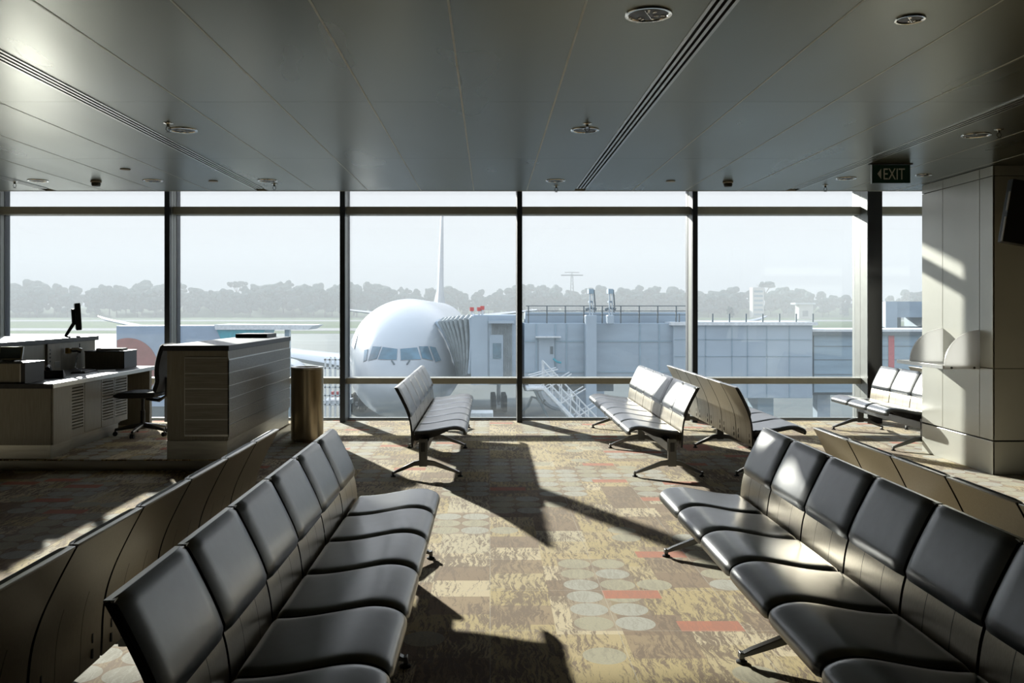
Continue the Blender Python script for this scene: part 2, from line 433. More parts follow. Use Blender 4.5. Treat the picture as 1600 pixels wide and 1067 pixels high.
def make_bench(nseat, legs):
    root = empty('bench_seat_row', (0, 0, 0), '', 'bench')
    # seat profile normal must point up: travelling from front to back the left normal is down, so offsets are negative
    half = nseat*PITCH/2
    for k in range(nseat):
        yc = -half+PITCH*(k+.5); w = PITCH/2-.010
        mb = MB(); strip(mb, SP, yc-w, yc+w, .002, .016, 'shell', ny=2, edge_mat='black')
        sh = mb.build('seat_shell', root)
        mb = MB(); strip(mb, SP, yc-w, yc+w, .001, -.022, 'leather', puff=-.012, ny=20)
        mb.build('seat_cushion', root)
        mb = MB(); strip(mb, BP, yc-w, yc+w, -.009, .009, 'shell', ny=2, edge_mat='black', grooves=[yc-.10, yc+.10], groove_rows=(0, 13), gmat='panel_gap')
        # pairs of short ventilation slots near the bottom
        for gy in (yc-.20, yc+.20):
            for z in (.315, .375):
                mb.box(-.129, -.102, gy-.004, gy+.004, z-.018, z+.018, 'black')
        bk = mb.build('backrest_shell', root)
        up = BP[12:]
        mb = MB(); strip(mb, up, yc-w+.001, yc+w-.001, -.010, -.036, 'leather', puff=-.014, ny=12)
        mb.build('backrest_cushion', root)
        mb = MB(); tp = BP[-1]
        mb.box(tp.x-.011, tp.x+.020, yc-w, yc+w, tp.y-.004, tp.y+.005, 'alu')
        mb.build('top_edge', root, bevel=.002)
    ext = legs[-1]
    mb = MB().box(-.045, .045, -ext, ext, .245, .335, 'leg_metal'); mb.build('beam', root, bevel=.006)
    for k in range(nseat):   # seat brackets under each seat
        yc = -half+PITCH*(k+.5)
        mb = MB().prism([(-.115, .405), (-.115, .30), (.0, .315), (.12, .35), (.30, .435), (.16, .425), (.05, .405)], yc-w_b, yc+w_b, 'black')
        mb.build('seat_bracket', root)
    for ly in legs:
        mb = MB()
        mb.box(-.04, .04, ly-.024, ly+.024, .10, .37, 'leg_metal')
        mb.box(-.022, .022, ly-.028, ly+.028, .245, .335, 'black')
        for sx, xe in ((1, .355), (-1, -.285)):
            pts = [(.0, ly, .135), (xe*.30, ly, .125), (xe*.62, ly, .085), (xe*.90, ly, .052), (xe, ly, .040)]
            n = len(pts); 
            top = [Vector((q[0], q[2]+.032-.006*i)) for i, q in enumerate(pts)]
            bot = [Vector((q[0], q[2]-.022+.003*i)) for i, q in enumerate(pts)]
            poly = [tuple(q) for q in top]+[(xe+sx*.018, .052), (xe+sx*.022, .022), (xe-sx*.006, .020)]+[tuple(q) for q in bot[::-1]]
            # remove the duplicate low end so the foot turns straight down
            poly = [q for q in poly]
            mb.prism(poly, ly-.021, ly+.021, 'leg_metal')
        lf = mb.build('leg_frame', root, bevel=.007)
        for xe in (.362, -.292):
            ft = MB().lathe([(.026, 0), (.026, .008), (.012, .014), (.010, .03)], 'rubber', (xe, ly, 0), 14)
            ft.build('foot_glide', lf)
    return root
w_b = .02
LEG6 = (-1.78, 0, 1.78)
b6 = make_bench(6, LEG6)
b3 = make_bench(3, (-.90, .90))
benches = [
 # proto, X, Y, faces right?, label
 (b6, -.75, 4.12, 1, 'black leather six-seat bench, near left, cushions facing the aisle'),
 (b6, -1.66, 4.12, 0, 'six-seat bench in the bottom left corner seen from behind, bare shells toward us'),
 (b6, 1.535, 4.17, 0, 'black leather six-seat bench, near right, cushions facing left to the aisle'),
 (b6, 2.42, 4.19, 1, 'six-seat bench behind the near right bench, only its bare back tops showing'),
 (b6, -.65, 10.55, 1, 'pale sunlit six-seat bench by the window in front of the aircraft nose'),
 (b6, 1.785, 10.55, 0, 'pale sunlit six-seat bench by the window in front of the bridge stairs, facing left'),
 (b6, 2.72, 10.58, 1, 'bronze-backed six-seat bench by the window, facing right, back-to-back with its neighbour'),
 (b3, 5.03, 11.26, 0, 'short sunlit three-seat bench between the dark window column and the pillar'),
 (b3, 5.95, 11.26, 1, 'short bench half hidden behind the pillar, back-to-back with the sunlit one'),
]
used = set()
for pr, x, y, right, lab in benches:
    o = pr if pr not in used else copy_tree(pr); used.add(pr)
    o.location = (x, y, 0); o.rotation_euler = (0, 0, 0 if right else PI); tag(o, lab, 'bench', 'waiting benches')

# ------------------------------------------------------------------ check-in counters
def pl(*a): return a
P0 = .11
m = MB().box(-6.5, -2.65, 9.09, 12.1, 0, P0-.012, 'kick').box(-6.5, -2.65, 9.10, 12.1, P0-.012, P0, 'carpet')
o = m.build('counter_platform', smooth=False); tag(o, 'low raised platform with steel front edge and carpet top under the counters', 'platform')

def tall_counter(x0, x1, panel_side, label, name):
    """x0..x1 wide block running in depth"""
    y0, y1 = 9.09, 11.88; cx = x0
    root = empty(name, ((x0+x1)/2, (y0+y1)/2, P0), label, 'counter')
    ox, oy = (x0+x1)/2, (y0+y1)/2
    def L(mb): 
        for i, v in enumerate(mb.v): mb.v[i] = v-Vector((ox, oy, P0))
        return mb
    L(MB().box(x0, x1, y0+.02, y1, P0+.19, 1.215, 'veneer')).build('body', root, bevel=.003)
    L(MB().box(x0+.004, x1-.004, y0+.005, y1-.01, P0+.001, P0+.19, 'kick')).build('kick_plate', root)
    L(MB().box(x0-.03, x1+.02, y0-.02, y1+.02, 1.215, 1.27, 'worktop')).build('countertop', root, bevel=.004)
    # front frame and slats
    if panel_side > 0:
        fx0, fx1 = x0+.19, x1+.012
    else: fx0, fx1 = x0-.012, x1-.19
    mb = MB(); mb.box(fx0-.008, fx1, y0+.004, y0+.019, .345, 1.15, 'alu')
    L(mb).build('front_frame', root)
    n = 5; z0, z1 = .36, 1.14; hh = (z1-z0)/n
    for i in range(n):
        L(MB().box(fx0, fx1+(.004 if panel_side > 0 else 0), y0-.004, y0+.006, z0+i*hh+.005, z0+(i+1)*hh-.005, 'veneer_dark')).build('slat_panel', root)
    xs_ = x1 if panel_side > 0 else x0
    sg = 1 if panel_side > 0 else -1
    a, c = sorted((xs_, xs_+sg*.004)); L(MB().box(a, c, y0+.02, y1, .33, 1.14, 'alu')).build('side_frame', root)
    a, c = sorted((xs_, xs_+sg*.008)); L(MB().box(a, c, y0-.002, y1, 1.13, 1.214, 'veneer_light')).build('top_band', root)
    n = 6; z0, z1 = .33, 1.12; hh = (z1-z0)/n
    for i in range(n):
        a, c = sorted((xs_+sg*.004, xs_+sg*.016)); L(MB().box(a, c, y0-.004, y1, z0+i*hh+.006, z0+(i+1)*hh-.004, 'veneer_dark')).build('slat_panel', root)
    return root
rc = tall_counter(-3.28, -2.66, 1, 'tall service counter clad in horizontal grey-brown slats, dark top, beside the steel bin', 'service_counter')
o = MB().box(-3.22, -2.82, 11.35, 11.85, 0, .05, 'black').build('display_ledge', bevel=.004, loc=(0, 0, 1.27)); tag(o, 'thin black ledge box lying at the far end of the service counter top', 'ledge')

# left check-in desk: tall transaction counter behind, lower worktop in front, louvred doors
ox, oy = -5.15, 10.5
desk = empty('check_in_desk', (ox, oy, P0), 'check-in desk with louvred cupboard doors, dark worktop and tall rear counter', 'desk')
def D(mb, name, bevel=0, parent=None, smooth=False):
    for i, v in enumerate(mb.v): mb.v[i] = v-Vector((ox, oy, P0))
    return mb.build(name, parent or desk, bevel=bevel, smooth=smooth)
D(MB().box(-6.2, -5.23, 9.12, 11.88, P0+.001, 1.225, 'veneer'), 'tall_body', .003)
D(MB().box(-6.22, -5.19, 9.09, 11.9, 1.225, 1.28, 'worktop'), 'tall_countertop', .004)
D(MB().box(-5.23, -4.43, 9.09, 11.9, .83, .88, 'worktop').box(-4.432, -4.425, 9.09, 11.9, .832, .878, 'alu'), 'worktop', .003)
D(MB().box(-5.23, -4.47, 9.13, 9.2, P0+.14, .83, 'veneer'), 'end_panel', .002)
D(MB().box(-5.23, -4.47, 11.78, 11.86, P0, .83, 'veneer_light'), 'end_panel', .002)
D(MB().box(-5.23, -4.52, 9.2, 10.95, P0+.14, .83, 'veneer'), 'cupboard_body')
D(MB().box(-5.23, -4.48, 9.14, 9.56, P0+.001, P0+.14, 'kick').box(-5.23, -4.56, 9.56, 11.0, P0+.001, P0+.13, 'kick'), 'kick_plate')
D(MB().box(-4.47, -4.45, 9.14, 9.55, P0+.14, .83, 'veneer_light'), 'end_door', .002)
def louvre(y0, y1):
    mb = MB(); n = 14; z0, z1 = P0+.16, .82; a = .03
    mb.box(-4.52, -4.495, y0, y0+a, z0, z1, 'veneer_light').box(-4.52, -4.495, y1-a, y1, z0, z1, 'veneer_light')
    mb.box(-4.52, -4.495, y0+a, y1-a, z0, z0+.05, 'veneer_light').box(-4.52, -4.495, y0+a, y1-a, z1-.03, z1, 'veneer_light')
    h = (z1-.03-z0-.05)/n
    for i in range(n):
        z = z0+.05+i*h
        mb.prism([(-4.52, z+h*.75), (-4.495, z), (-4.495, z+h*.55), (-4.515, z+h*.95)], y0+a, y1-a, 'veneer_light')
    mb.box(-4.5215, -4.519, y0+a, y1-a, z0, z1, 'panel_gap')
    return mb
D(louvre(9.57, 9.94), 'louvred_door')
D(MB().box(-4.52, -4.495, 9.95, 10.37, P0+.16, .82, 'veneer_light'), 'plain_door', .002)
D(louvre(10.38, 10.73), 'louvred_door'); D(louvre(10.74, 11.12), 'louvred_door')

def T(x, y, z, rz=0, rx=0, ry=0):
    return Matrix.Translation((x, y, z)) @ Matrix.Rotation(rz, 4, 'Z') @ Matrix.Rotation(ry, 4, 'Y') @ Matrix.Rotation(rx, 4, 'X')
o = MB().box(-.24, .24, -.19, .19, 0, .2, 'veneer').box(.2, .244, -.195, .195, -.0, .2, 'black').box(-.245, .25, -.2, .2, .2, .212, 'worktop').box(.19, .20, -.196, -.19, 0, .2, 'alu').build('desk_riser_box', loc=(-4.985, 9.34, .88), smooth=False)
tag(o, 'low dark-sided riser box on the near end of the check-in worktop', 'box')
r = empty('tilted_display', (-5.02, 9.38, 1.092), 'small pale-framed tilted screen standing on the riser box', 'screen')
MB().box(-.12, .12, -.012, .012, 0, .145, 'alu', T(0, 0, .012, .1, -.35)).build('frame', r, bevel=.004)
MB().box(-.105, .105, -.0165, -.012, .014, .131, 'screen', T(0, 0, .012, .1, -.35)).build('screen', r)
MB().box(-.06, .06, -.03, .09, 0, .01, 'alu').build('base', r)
# telephone
r = empty('desk_telephone', (-4.83, 9.95, .88), 'black desk telephone with silver keypad and coiled cord on the worktop', 'telephone', rz=.35)
MB().prism([(-.12, 0), (.12, 0), (.12, .02), (-.05, .08), (-.12, .085)], -.1, .1, 'black', 'x').build('base', r, bevel=.006)
kp = MB()
for i in range(4):
    for j in range(3): kp.box(.0+j*.025, .018+j*.025, -.005+i*.026, .013+i*.026, .030, .050, 'alu', T(0, -.06, .012, 0, -.0))
kp.build('keypad', r)
MB().tube([(-.06, -.11, .10), (-.06, -.06, .125), (-.06, .05, .12), (-.06, .11, .07)], [.024, .016, .016, .024], 'black', 10).box(-.072, -.048, -.05, .06, .13, .138, 'alu').build('handset', r)
cv = MB(); pts = []
for i in range(120):
    t = i/119; a = i*1.1; pts.append((-.10-.02*t+.008*math.cos(a), -.11-.12*t, .012+.009*math.sin(a)+.001))
cv.tube(pts, .0028, 'black', 5).build('coiled_cord', r)
# keyboard, papers, back box
r = empty('computer_keyboard', (-4.86, 10.72, .88), 'thin black computer keyboard lying on the check-in worktop', 'keyboard', rz=.15)
MB().box(-.08, .08, -.22, .22, 0, .018, 'black').build('case', r, bevel=.004)
k_ = MB()
for i in range(5):
    for j in range(15): k_.box(-.07+i*.028, -.047+i*.028, -.205+j*.0275, -.183+j*.0275, .018, .023, 'rubber')
k_.build('keys', r, smooth=False)
o = MB().box(-.1, .1, -.14, .14, 0, .006, 'paper', T(0, 0, 0, .4)).build('paper_sheet', loc=(-4.68, 10.95, .88), smooth=False); tag(o, 'white sheet of paper lying on the worktop edge behind the keyboard', 'paper')
o = MB().box(-.25, .25, -.2, .2, 0, .21, 'veneer').box(.245, .253, -.2, .2, 0, .21, 'black').box(-.255, .258, -.21, .21, .21, .222, 'worktop').build('printer_housing', loc=(-4.90, 11.6, .88), smooth=False); tag(o, 'dark veneered housing box at the far end of the check-in worktop', 'box')
o = MB()
for i in range(5): o.box(-.16, .16, -.11, .11, i*.006, i*.006+.005, 'paper', T(0, 0, 0, .05*i-.1))
o = o.build('document_stack', loc=(-4.88, 11.58, 1.102), smooth=False); tag(o, 'loose stack of white documents on the dark housing box', 'paper')
o = MB().box(0, .022, -.16, .16, 0, .34, 'ivory')
for i in range(4): o.box(.022, .025, -.12, -.09, .12+i*.045, .14+i*.045, 'black')
o.box(.022, .026, .0, .13, .05, .12, 'alu')
o = o.build('switch_panel', loc=(-5.229, 10.72, .885), bevel=.003); tag(o, 'ivory switch panel mounted on the inner side of the tall desk counter', 'switch panel')
r = empty('barcode_scanner', (-5.20, 11.02, 1.09), 'small yellow and silver hand scanner hooked under the desk countertop', 'scanner')
MB().box(0, .05, -.05, .03, 0, .07, 'yellow').build('holder', r, bevel=.01)
MB().tube([(.06, .0, .04), (.12, .02, .045), (.16, .04, .03)], [.03, .028, .034], 'chrome', 12).build('head', r)
cv = MB(); cv.tube([(-5.17, 11.3, 1.20), (-5.15, 11.25, 1.12), (-5.12, 11.1, 1.0), (-5.08, 10.98, .92), (-4.99, 10.9, .889)], .006, 'black', 6)
o = cv.build('cable'); tag(o, 'black cable hanging from the monitor down to the worktop', 'cable')
# monitor seen edge-on
r = empty('computer_monitor', (-5.26, 11.45, 1.28), 'black flat monitor seen edge-on, standing on the tall desk counter', 'monitor', rz=.45)
MB().box(-.02, .045, -.27, .27, .09, .43, 'black', T(0, 0, 0, 0, 0, -.06)).box(-.06, -.02, -.14, .14, .16, .36, 'black', T(0, 0, 0, 0, 0, -.06)).build('housing', r, bevel=.008)
MB().box(.045, .048, -.25, .25, .11, .41, 'screen', T(0, 0, 0, 0, 0, -.06)).build('screen', r)
MB().prism([(-.17, .0), (-.13, .0), (-.02, .18), (-.05, .22)], -.05, .05, 'black').build('stand_arm', r, bevel=.005)
MB().box(-.20, .03, -.11, .11, 0, .014, 'black').build('base', r, bevel=.005)

# office chair
r = empty('office_chair', (-4.2, 10.85, P0), 'black swivel office chair between the two check-in counters', 'chair', rz=PI)
# chair faces +x locally, rotated to face the desk
sc = MB(); sc.prism([(-.24, .50), (-.20, .47), (.18, .46), (.26, .475), (.27, .505), (.20, .53), (-.2, .535)], -.24, .24, 'fabric'); sc.build('seat', r, bevel=.03, seg=4)
bk = resample([(-.22, .54), (-.26, .66), (-.255, .8), (-.28, .95), (-.33, 1.10)], 16)
mb = MB(); strip(mb, bk, -.22, .22, .02, -.05, 'fabric', puff=-.02, ny=12); mb.build('backrest', r)
MB().tube([(-.05, 0, .44), (-.2, 0, .42), (-.29, 0, .48), (-.30, 0, .7)], .02, 'black', 8, flat=2).build('back_bracket', r)
MB().lathe([(.028, .10), (.028, .3), (.018, .3), (.018, .44), (.06, .45), (.06, .465)], 'black', (0, 0, 0), 18).build('gas_post', r)
MB().tube([(-.08, -.1, .455), (-.1, -.3, .42)], .012, 'black', 6).build('lever', r)
bs = MB()
for k in range(5):
    a = 2*PI*k/5+.3; bs.tube([(.02*math.cos(a), .02*math.sin(a), .12), (.18*math.cos(a), .18*math.sin(a), .10), (.31*math.cos(a), .31*math.sin(a), .075)], [.032, .024, .016], 'leg_metal', 8)
bs.lathe([(.04, .08), (.045, .12), (.035, .14)], 'leg_metal', (0, 0, 0), 16)
star = bs.build('star_base', r)
for k in range(5):
    a = 2*PI*k/5+.3; c = Vector((.31*math.cos(a), .31*math.sin(a), 0))
    mb = MB()
    for s_ in (-1, 1):
        t_ = Matrix.Translation(c+Vector((-math.sin(a)*.014*s_, math.cos(a)*.014*s_, .027))) @ Matrix.Rotation(a, 4, 'Z') @ Matrix.Rotation(PI/2, 4, 'X')
        mb.lathe([(.026, -.008), (.027, 0), (.026, .008)], 'rubber', (0, 0, 0), 16, t_)
    mb.tube([(c.x, c.y, .03), (c.x, c.y, .075)], .008, 'black', 8)
    mb.build('caster', star)

# bin
r = empty('waste_bin', (-2.28, 11.2, 0), 'tall round brushed bronze steel waste bin beside the service counter', 'bin')
MB().lathe([(.195, .0), (.195, .02), (.2, .025), (.2, .885), (.195, .89)], 'bronze', n=64).build('body', r)
MB().lathe([(.2, .89), (.202, .9), (.2, .915), (.15, .915), (.145, .90), (.145, .80), (.0, .80)], 'alu', n=64).build('lid_ring', r)

# ------------------------------------------------------------------ right pillar
PX, PY0, PY1, PX1 = 4.97, 8.85, 10.3, 7.6
r = empty('clad_pillar', (PX+1.2, 9.5, 0), 'massive pillar clad in cream metal panels at the right', 'pillar')
def Q(mb, name, bevel=0):
    for i, v in enumerate(mb.v): mb.v[i] = v-Vector((PX+1.2, 9.5, 0))
    return mb.build(name, r, bevel=bevel, smooth=False)
Q(MB().box(PX+.02, PX1, PY0+.02, PY1-.02, 0, CZ-.001, 'panel_gap'), 'core')
gz = [0, .33, 1.05, 2.955, CZ-.001]
gy = [PY0, 9.09, 9.83, PY1]
for j in range(len(gz)-1):
    z0, z1 = gz[j]+(.012 if j == 1 else .003), gz[j+1]-.003
    if j == 0: z0 = 0.0
    for i in range(3):
        if j == 0 and i: continue
        a, c = gy[i]+.0025, gy[i+1]-.0025
        if j == 0: c = gy[-1]
        if i == 0: a = gy[0]
        if i == 2: c = gy[-1]
        Q(MB().box(PX, PX+.02, a, c, z0, z1, 'panel'), 'cladding_panel', .003)
    xsx = [PX+.001, 5.36, 6.1, 6.85, PX1]
    for i in range(4):
        Q(MB().box(xsx[i]+.003, xsx[i+1]-.003, PY0, PY0+.02, z0, z1, 'panel'), 'front_panel', .002)
        Q(MB().box(xsx[i]+.003, xsx[i+1]-.003, PY1-.02, PY1, z0, z1, 'panel'), 'rear_panel', .002)
# phone shelf with quarter-round side screens
r = empty('phone_shelf', (PX, 9.46, 1.03), 'white wall shelf with two quarter-round privacy screens on the pillar', 'shelf')
MB().box(-.37, -.001, -.37, .66, 0, .035, 'white_board').box(-.372, -.368, -.37, .66, -.002, .037, 'alu').build('shelf_board', r, bevel=.003)
for yy in (-.37, .37):
    R_ = .36; poly = [(-.001, .0), (-R_, .0)]+[(-R_*math.cos(t*PI/2/16)-0*.001, .035+R_*math.sin(t*PI/2/16)) for t in range(0, 16)]+[(-.001, .035+R_)]
    s_ = MB().prism(poly, yy-.014, yy+.010, 'frosted').build('side_screen', r, bevel=.003, smooth=False)
    for bx in (-.29, -.06):
        MB().lathe([(.012, -.006), (.013, .0), (.010, .006)], 'leg_metal', (0, 0, 0), 12, Matrix.Translation((bx, yy-.016, .012)) @ Matrix.Rotation(PI/2, 4, 'X')).build('bolt', s_)

# TV screen at the right edge
r = empty('hanging_screen', (4.90, 8.45, CZ), 'black flat display screen at the top right edge, hung before the pillar', 'screen', rz=0)
Tt = T(0, 0, -.50, 0, 0, .17)
MB().box(-.04, .0+.9, -.05, .04, -.30, .30, 'black', Tt).build('housing', r, bevel=.006)
for z0, z1 in ((-.29, -.06), (.0, .18)): MB().box(-.046, -.040, -.045, -.02, z0, z1, 'white_board', Tt).build('side_light_strip', r)
MB().tube([(.5, 0, 0), (.5, 0, -.32)], .025, 'black', 10).build('ceiling_pole', r)

# ------------------------------------------------------------------ ceiling fittings
ls = [(.762, 4.3, .115, 'large round recessed downlight at the top, beside the wide air slot'), (2.05, 4.37, .072, 'small round recessed downlight near the top right corner'),
      (.756, 7.1, .115, 'round downlight in the second row right of centre, before a sprinkler'), (-2.43, 7.1, .115, 'round downlight in the second row left, beside the long air slot'),
      (3.97, 7.31, .115, 'round downlight in the second row at the far right'), (-5.0, 9.92, .11, 'round downlight in the far row, leftmost'),
      (-3.73, 9.92, .11, 'round downlight in the far row, second from left'), (-2.46, 9.92, .11, 'round downlight in the far row next to the end of the left air slot'),
      (.73, 9.92, .11, 'round downlight in the far row just left of the wide slot end'), (3.88, 9.75, .11, 'round downlight in the far row left of the exit sign'),
      (4.6, 9.5, .085, 'small round downlight in the far row right of the exit sign')]
def downlight(x, y, rad, lab):
    r = empty('ceiling_downlight', (x, y, CZ), lab, 'ceiling light', 'recessed ceiling downlights')
    MB().lathe([(rad*.80, -.001), (rad*.84, -.007), (rad*.97, -.008), (rad, -.002), (rad, .0)], 'chrome', n=40).build('rim', r)
    MB().lathe([(rad*.82, -.0015), (rad*.6, -.0035), (.0, -.0042)], 'black', n=32).build('lens', r)
    rf = MB(); rr_ = random.Random(int(x*100+y*37))
    for k in range(9):
        a = rr_.uniform(0, 2*PI); q = rr_.uniform(.35, .66)*rad
        rf.box(-.011, .011, -.006, .006, -.0062, -.0045, 'lampglass', T(q*math.cos(a), q*math.sin(a), 0, a))
    rf.tube([(-.03, -rad*.6, -.0055), (.03, rad*.6, -.0055)], .0015, 'chrome', 5)
    rf.build('reflector', r)
for a in ls: downlight(*a)
sp = [(-2.45, 6.83, 'chrome ceiling sprinkler beside the left second-row downlight'), (.746, 6.85, 'chrome ceiling sprinkler behind the centre second-row downlight'),
      (4.02, 7.07, 'chrome ceiling sprinkler near the right edge of the ceiling'), (-2.45, 10.2, 'chrome ceiling sprinkler at the window edge, left of the aircraft tail'),
      (.77, 10.35, 'chrome ceiling sprinkler at the window edge, right of the centre mullion'), (3.86, 10.3, 'chrome ceiling sprinkler at the window edge below the narrow slot end'), (-5.3, 10.0, 'chrome ceiling sprinkler at the far left edge of the ceiling')]
for x, y, lab in sp:
    r = empty('sprinkler_head', (x, y, CZ), lab, 'sprinkler', 'ceiling sprinklers')
    MB().lathe([(.036, 0), (.036, -.004), (.014, -.009), (.012, -.03), (.0, -.03)], 'chrome', n=20).build('escutcheon', r)
    MB().tube([(-.012, 0, -.028), (-.018, 0, -.05), (0, 0, -.07), (.018, 0, -.05), (.012, 0, -.028)], .003, 'leg_metal', 6).build('frame_arms', r)
    MB().lathe([(.0, -.068), (.018, -.07), (.018, -.073), (.0, -.073)], 'leg_metal', n=14).build('deflector', r)
for x, y, lab in [(-4.37, 9.95, 'dark round smoke detector on the ceiling above the check-in desk'), (2.66, 10.0, 'round smoke detector on the ceiling right of the wide slot end')]:
    r = empty('smoke_detector', (x, y, CZ), lab, 'smoke detector')
    MB().lathe([(.055, 0), (.06, -.012), (.055, -.02)], 'ivory', n=28).build('base', r)
    MB().lathe([(.045, -.02), (.05, -.035), (.042, -.06), (.02, -.066), (.0, -.066)], 'leg_metal', n=28).build('cap', r)
for x, y, lab in [(-3.7, 9.1, 'small flat disc on the ceiling above the office chair'), (-3.07, 9.95, 'small flat disc on the ceiling left of the left slot end'), (2.01, 9.95, 'small flat disc on the ceiling just right of the wide slot end')]:
    o = MB().lathe([(.05, 0), (.052, -.006), (.046, -.01), (.0, -.01)], 'ivory', n=24).build('ceiling_disc', loc=(x, y, CZ)); tag(o, lab, 'ceiling cover')

# exit sign
r = empty('exit_sign', (3.925, 8.77, CZ), 'dark green EXIT sign with left arrow hanging from the ceiling', 'sign')
MB().box(-.185, .185, -.012, .012, -.19, -.012, 'exit_green').build('panel', r, bevel=.002)
MB().box(-.19, -.183, -.016, .016, -.195, 0, 'alu').box(-.21, .21, -.02, .02, -.010, 0, 'leg_metal').box(.183, .187, -.014, .014, -.192, 0, 'alu').build('bracket', r)
cu = bpy.data.curves.new('exit_text', 'FONT'); cu.body = 'EXIT'; cu.size = .135; cu.extrude = .0015; cu.align_x = 'LEFT'
to = bpy.data.objects.new('exit_text', cu); COL.objects.link(to); bpy.context.view_layer.update()
me = bpy.data.meshes.new_from_object(to.evaluated_get(bpy.context.evaluated_depsgraph_get())); bpy.data.objects.remove(to)
wx = max(v.co.x for v in me.vertices); hy = max(v.co.y for v in me.vertices)
me.transform(Matrix.Translation((-.082, -.0135, -.155)) @ Matrix.Scale(.215/wx, 4, (1, 0, 0)) @ Matrix.Scale(.108/hy, 4, (0, 0, 1)) @ Matrix.Rotation(PI/2, 4, 'X'))
me.materials.clear(); me.materials.append(M['exit_white'])
lt = bpy.data.objects.new('lettering', me); COL.objects.link(lt); lt.parent = r
MB().prism([(-.135, -.10), (-.098, -.05), (-.098, -.15)], -.0145, -.012, 'exit_white').build('arrow', r, smooth=False)

# ------------------------------------------------------------------ outside: ground
GZ = -6.4
struct(MB().box(-900, 900, GY+.45, 1600, GZ-1, GZ, 'apron'), 'ground')
def gstrip(name, y0, y1, m, lab, cat, dz, kind=None, x0=-900, x1=900):
    o = MB().box(x0, x1, y0, y1, GZ, GZ+dz, m).build(name, smooth=False); tag(o, lab, cat, kind=kind); return o
gstrip('airfield_grass', 280, 760, 'grass', 'green grass of the airfield between apron and trees', 'grass', .06, 'stuff')
gstrip('runway', 313, 352, 'runway', 'pale runway strip crossing the grass, nearer of the two', 'runway', .12)
gstrip('taxiway', 530, 590, 'runway', 'pale taxiway strip near the foot of the tree line', 'taxiway', .12)
hb = MB(); n = 60
for i in range(n):
    x0 = -900+1800*i/n; x1 = x0+1800/n
    h0 = GZ+6+4*math.sin(i*.37)+3*math.sin(i*.9); h1 = GZ+6+4*math.sin((i+1)*.37)+3*math.sin((i+1)*.9)
    hb.add([(x0, 770, GZ-.5), (x1, 770, GZ-.5), (x0, 860, h0), (x1, 860, h1), (x0, 1400, h0+4), (x1, 1400, h1+4)], [(0, 1, 3, 2), (2, 3, 5, 4)], 'grass')
struct(hb, 'ground_rise')

# trees
def tree_mesh(seed, kind):
    rnd = random.Random(seed); bm = bmesh.new()
    Hh = 1.0
    blobs = []
    nb = 46 if kind != 2 else 34
    for i in range(nb):
        a = rnd.uniform(0, 2*PI)
        if kind == 2:   # flat umbrella crown on bare limbs
            q = rnd.uniform(.05, .46); z = .86+rnd.uniform(-.07, .05); rad = rnd.uniform(.05, .10); sz = .6
        elif kind == 1:
            q = rnd.uniform(0, .22); z = rnd.uniform(.25, .88); rad = rnd.uniform(.07, .14)*(1.15-.5*z); sz = .9
        else:
            z = rnd.uniform(.25, .86); q = rnd.uniform(0, .38)*math.sqrt(max(.1, 1-((z-.45)/.55)**2)); rad = rnd.uniform(.06, .15); sz = .8
        blobs.append((q*math.cos(a), q*math.sin(a), z, rad, sz))
    for (x, y, z, rad, sz) in blobs:
        g = bmesh.ops.create_icosphere(bm, subdivisions=2, radius=rad)
        ph = [rnd.uniform(0, 6.28) for _ in range(6)]
        for v in g['verts']:
            c = v.co/rad
            dd = 1+.13*math.sin(5*c.x+ph[0])*math.sin(5*c.y+ph[1])+.10*math.sin(11*c.z+ph[2])*math.sin(9*c.x+ph[3])+.08*math.sin(17*c.y+ph[4])*math.sin(19*c.z+ph[5])+rnd.uniform(-.07, .07)
            v.co = Vector((v.co.x*dd+x, v.co.y*dd+y, v.co.z*dd*sz+z))
    me = bpy.data.meshes.new('tree_crown'); bm.to_mesh(me); bm.free(); me.materials.append(M['leaf'])
    t = MB(); t.tube([(0, 0, -.02), (.01, 0, .3), (-.01, .01, .6)], [.03, .022, .014], 'bark', 7)
    if kind == 2:
        for k in range(5):
            a = 2*PI*k/5; t.tube([(0, 0, .55), (.15*math.cos(a), .15*math.sin(a), .72), (.33*math.cos(a), .33*math.sin(a), .86)], [.014, .010, .006], 'bark', 5)
    return me, t
protos = []
for sd, kd in ((1, 0), (2, 0), (3, 1), (4, 2), (5, 0)):
    me, t = tree_mesh(sd, kd)
    nm = ['broad_tree', 'tall_tree', 'umbrella_tree'][kd]
    o = bpy.data.objects.new(nm, None); COL.objects.link(o)
    cr_ = bpy.data.objects.new('crown', me); COL.objects.link(cr_); cr_.parent = o
    t.build('trunk', o)
    tag(o, ['broad leafy tree in the hazy tree line beyond the airfield', 'narrow tall tree in the hazy tree line beyond the airfield', 'flat-topped umbrella tree in the hazy tree line beyond the airfield'][kd], 'tree', 'trees beyond the airfield')
    protos.append(o)
usedp = set(); rnd = random.Random(11)
def skyline(px):
    pts = [(0, 440), (40, 436), (70, 434), (110, 445), (150, 440), (200, 434), (250, 430), (300, 441), (330, 446), (380, 438), (460, 434), (520, 434), (560, 434), (600, 438), (640, 446), (700, 444), (760, 448), (820, 441), (900, 444), (960, 446), (1000, 440), (1040, 440), (1100, 444), (1150, 442), (1220, 440), (1260, 441), (1290, 456), (1340, 458), (1378, 457), (1420, 449), (1460, 448), (1700, 450), (-200, 440)]
    pts.sort()
    for (a, ya), (c, yc) in zip(pts, pts[1:]):
        if a <= px <= c: return ya+(yc-ya)*(px-a)/(c-a)
    return 445
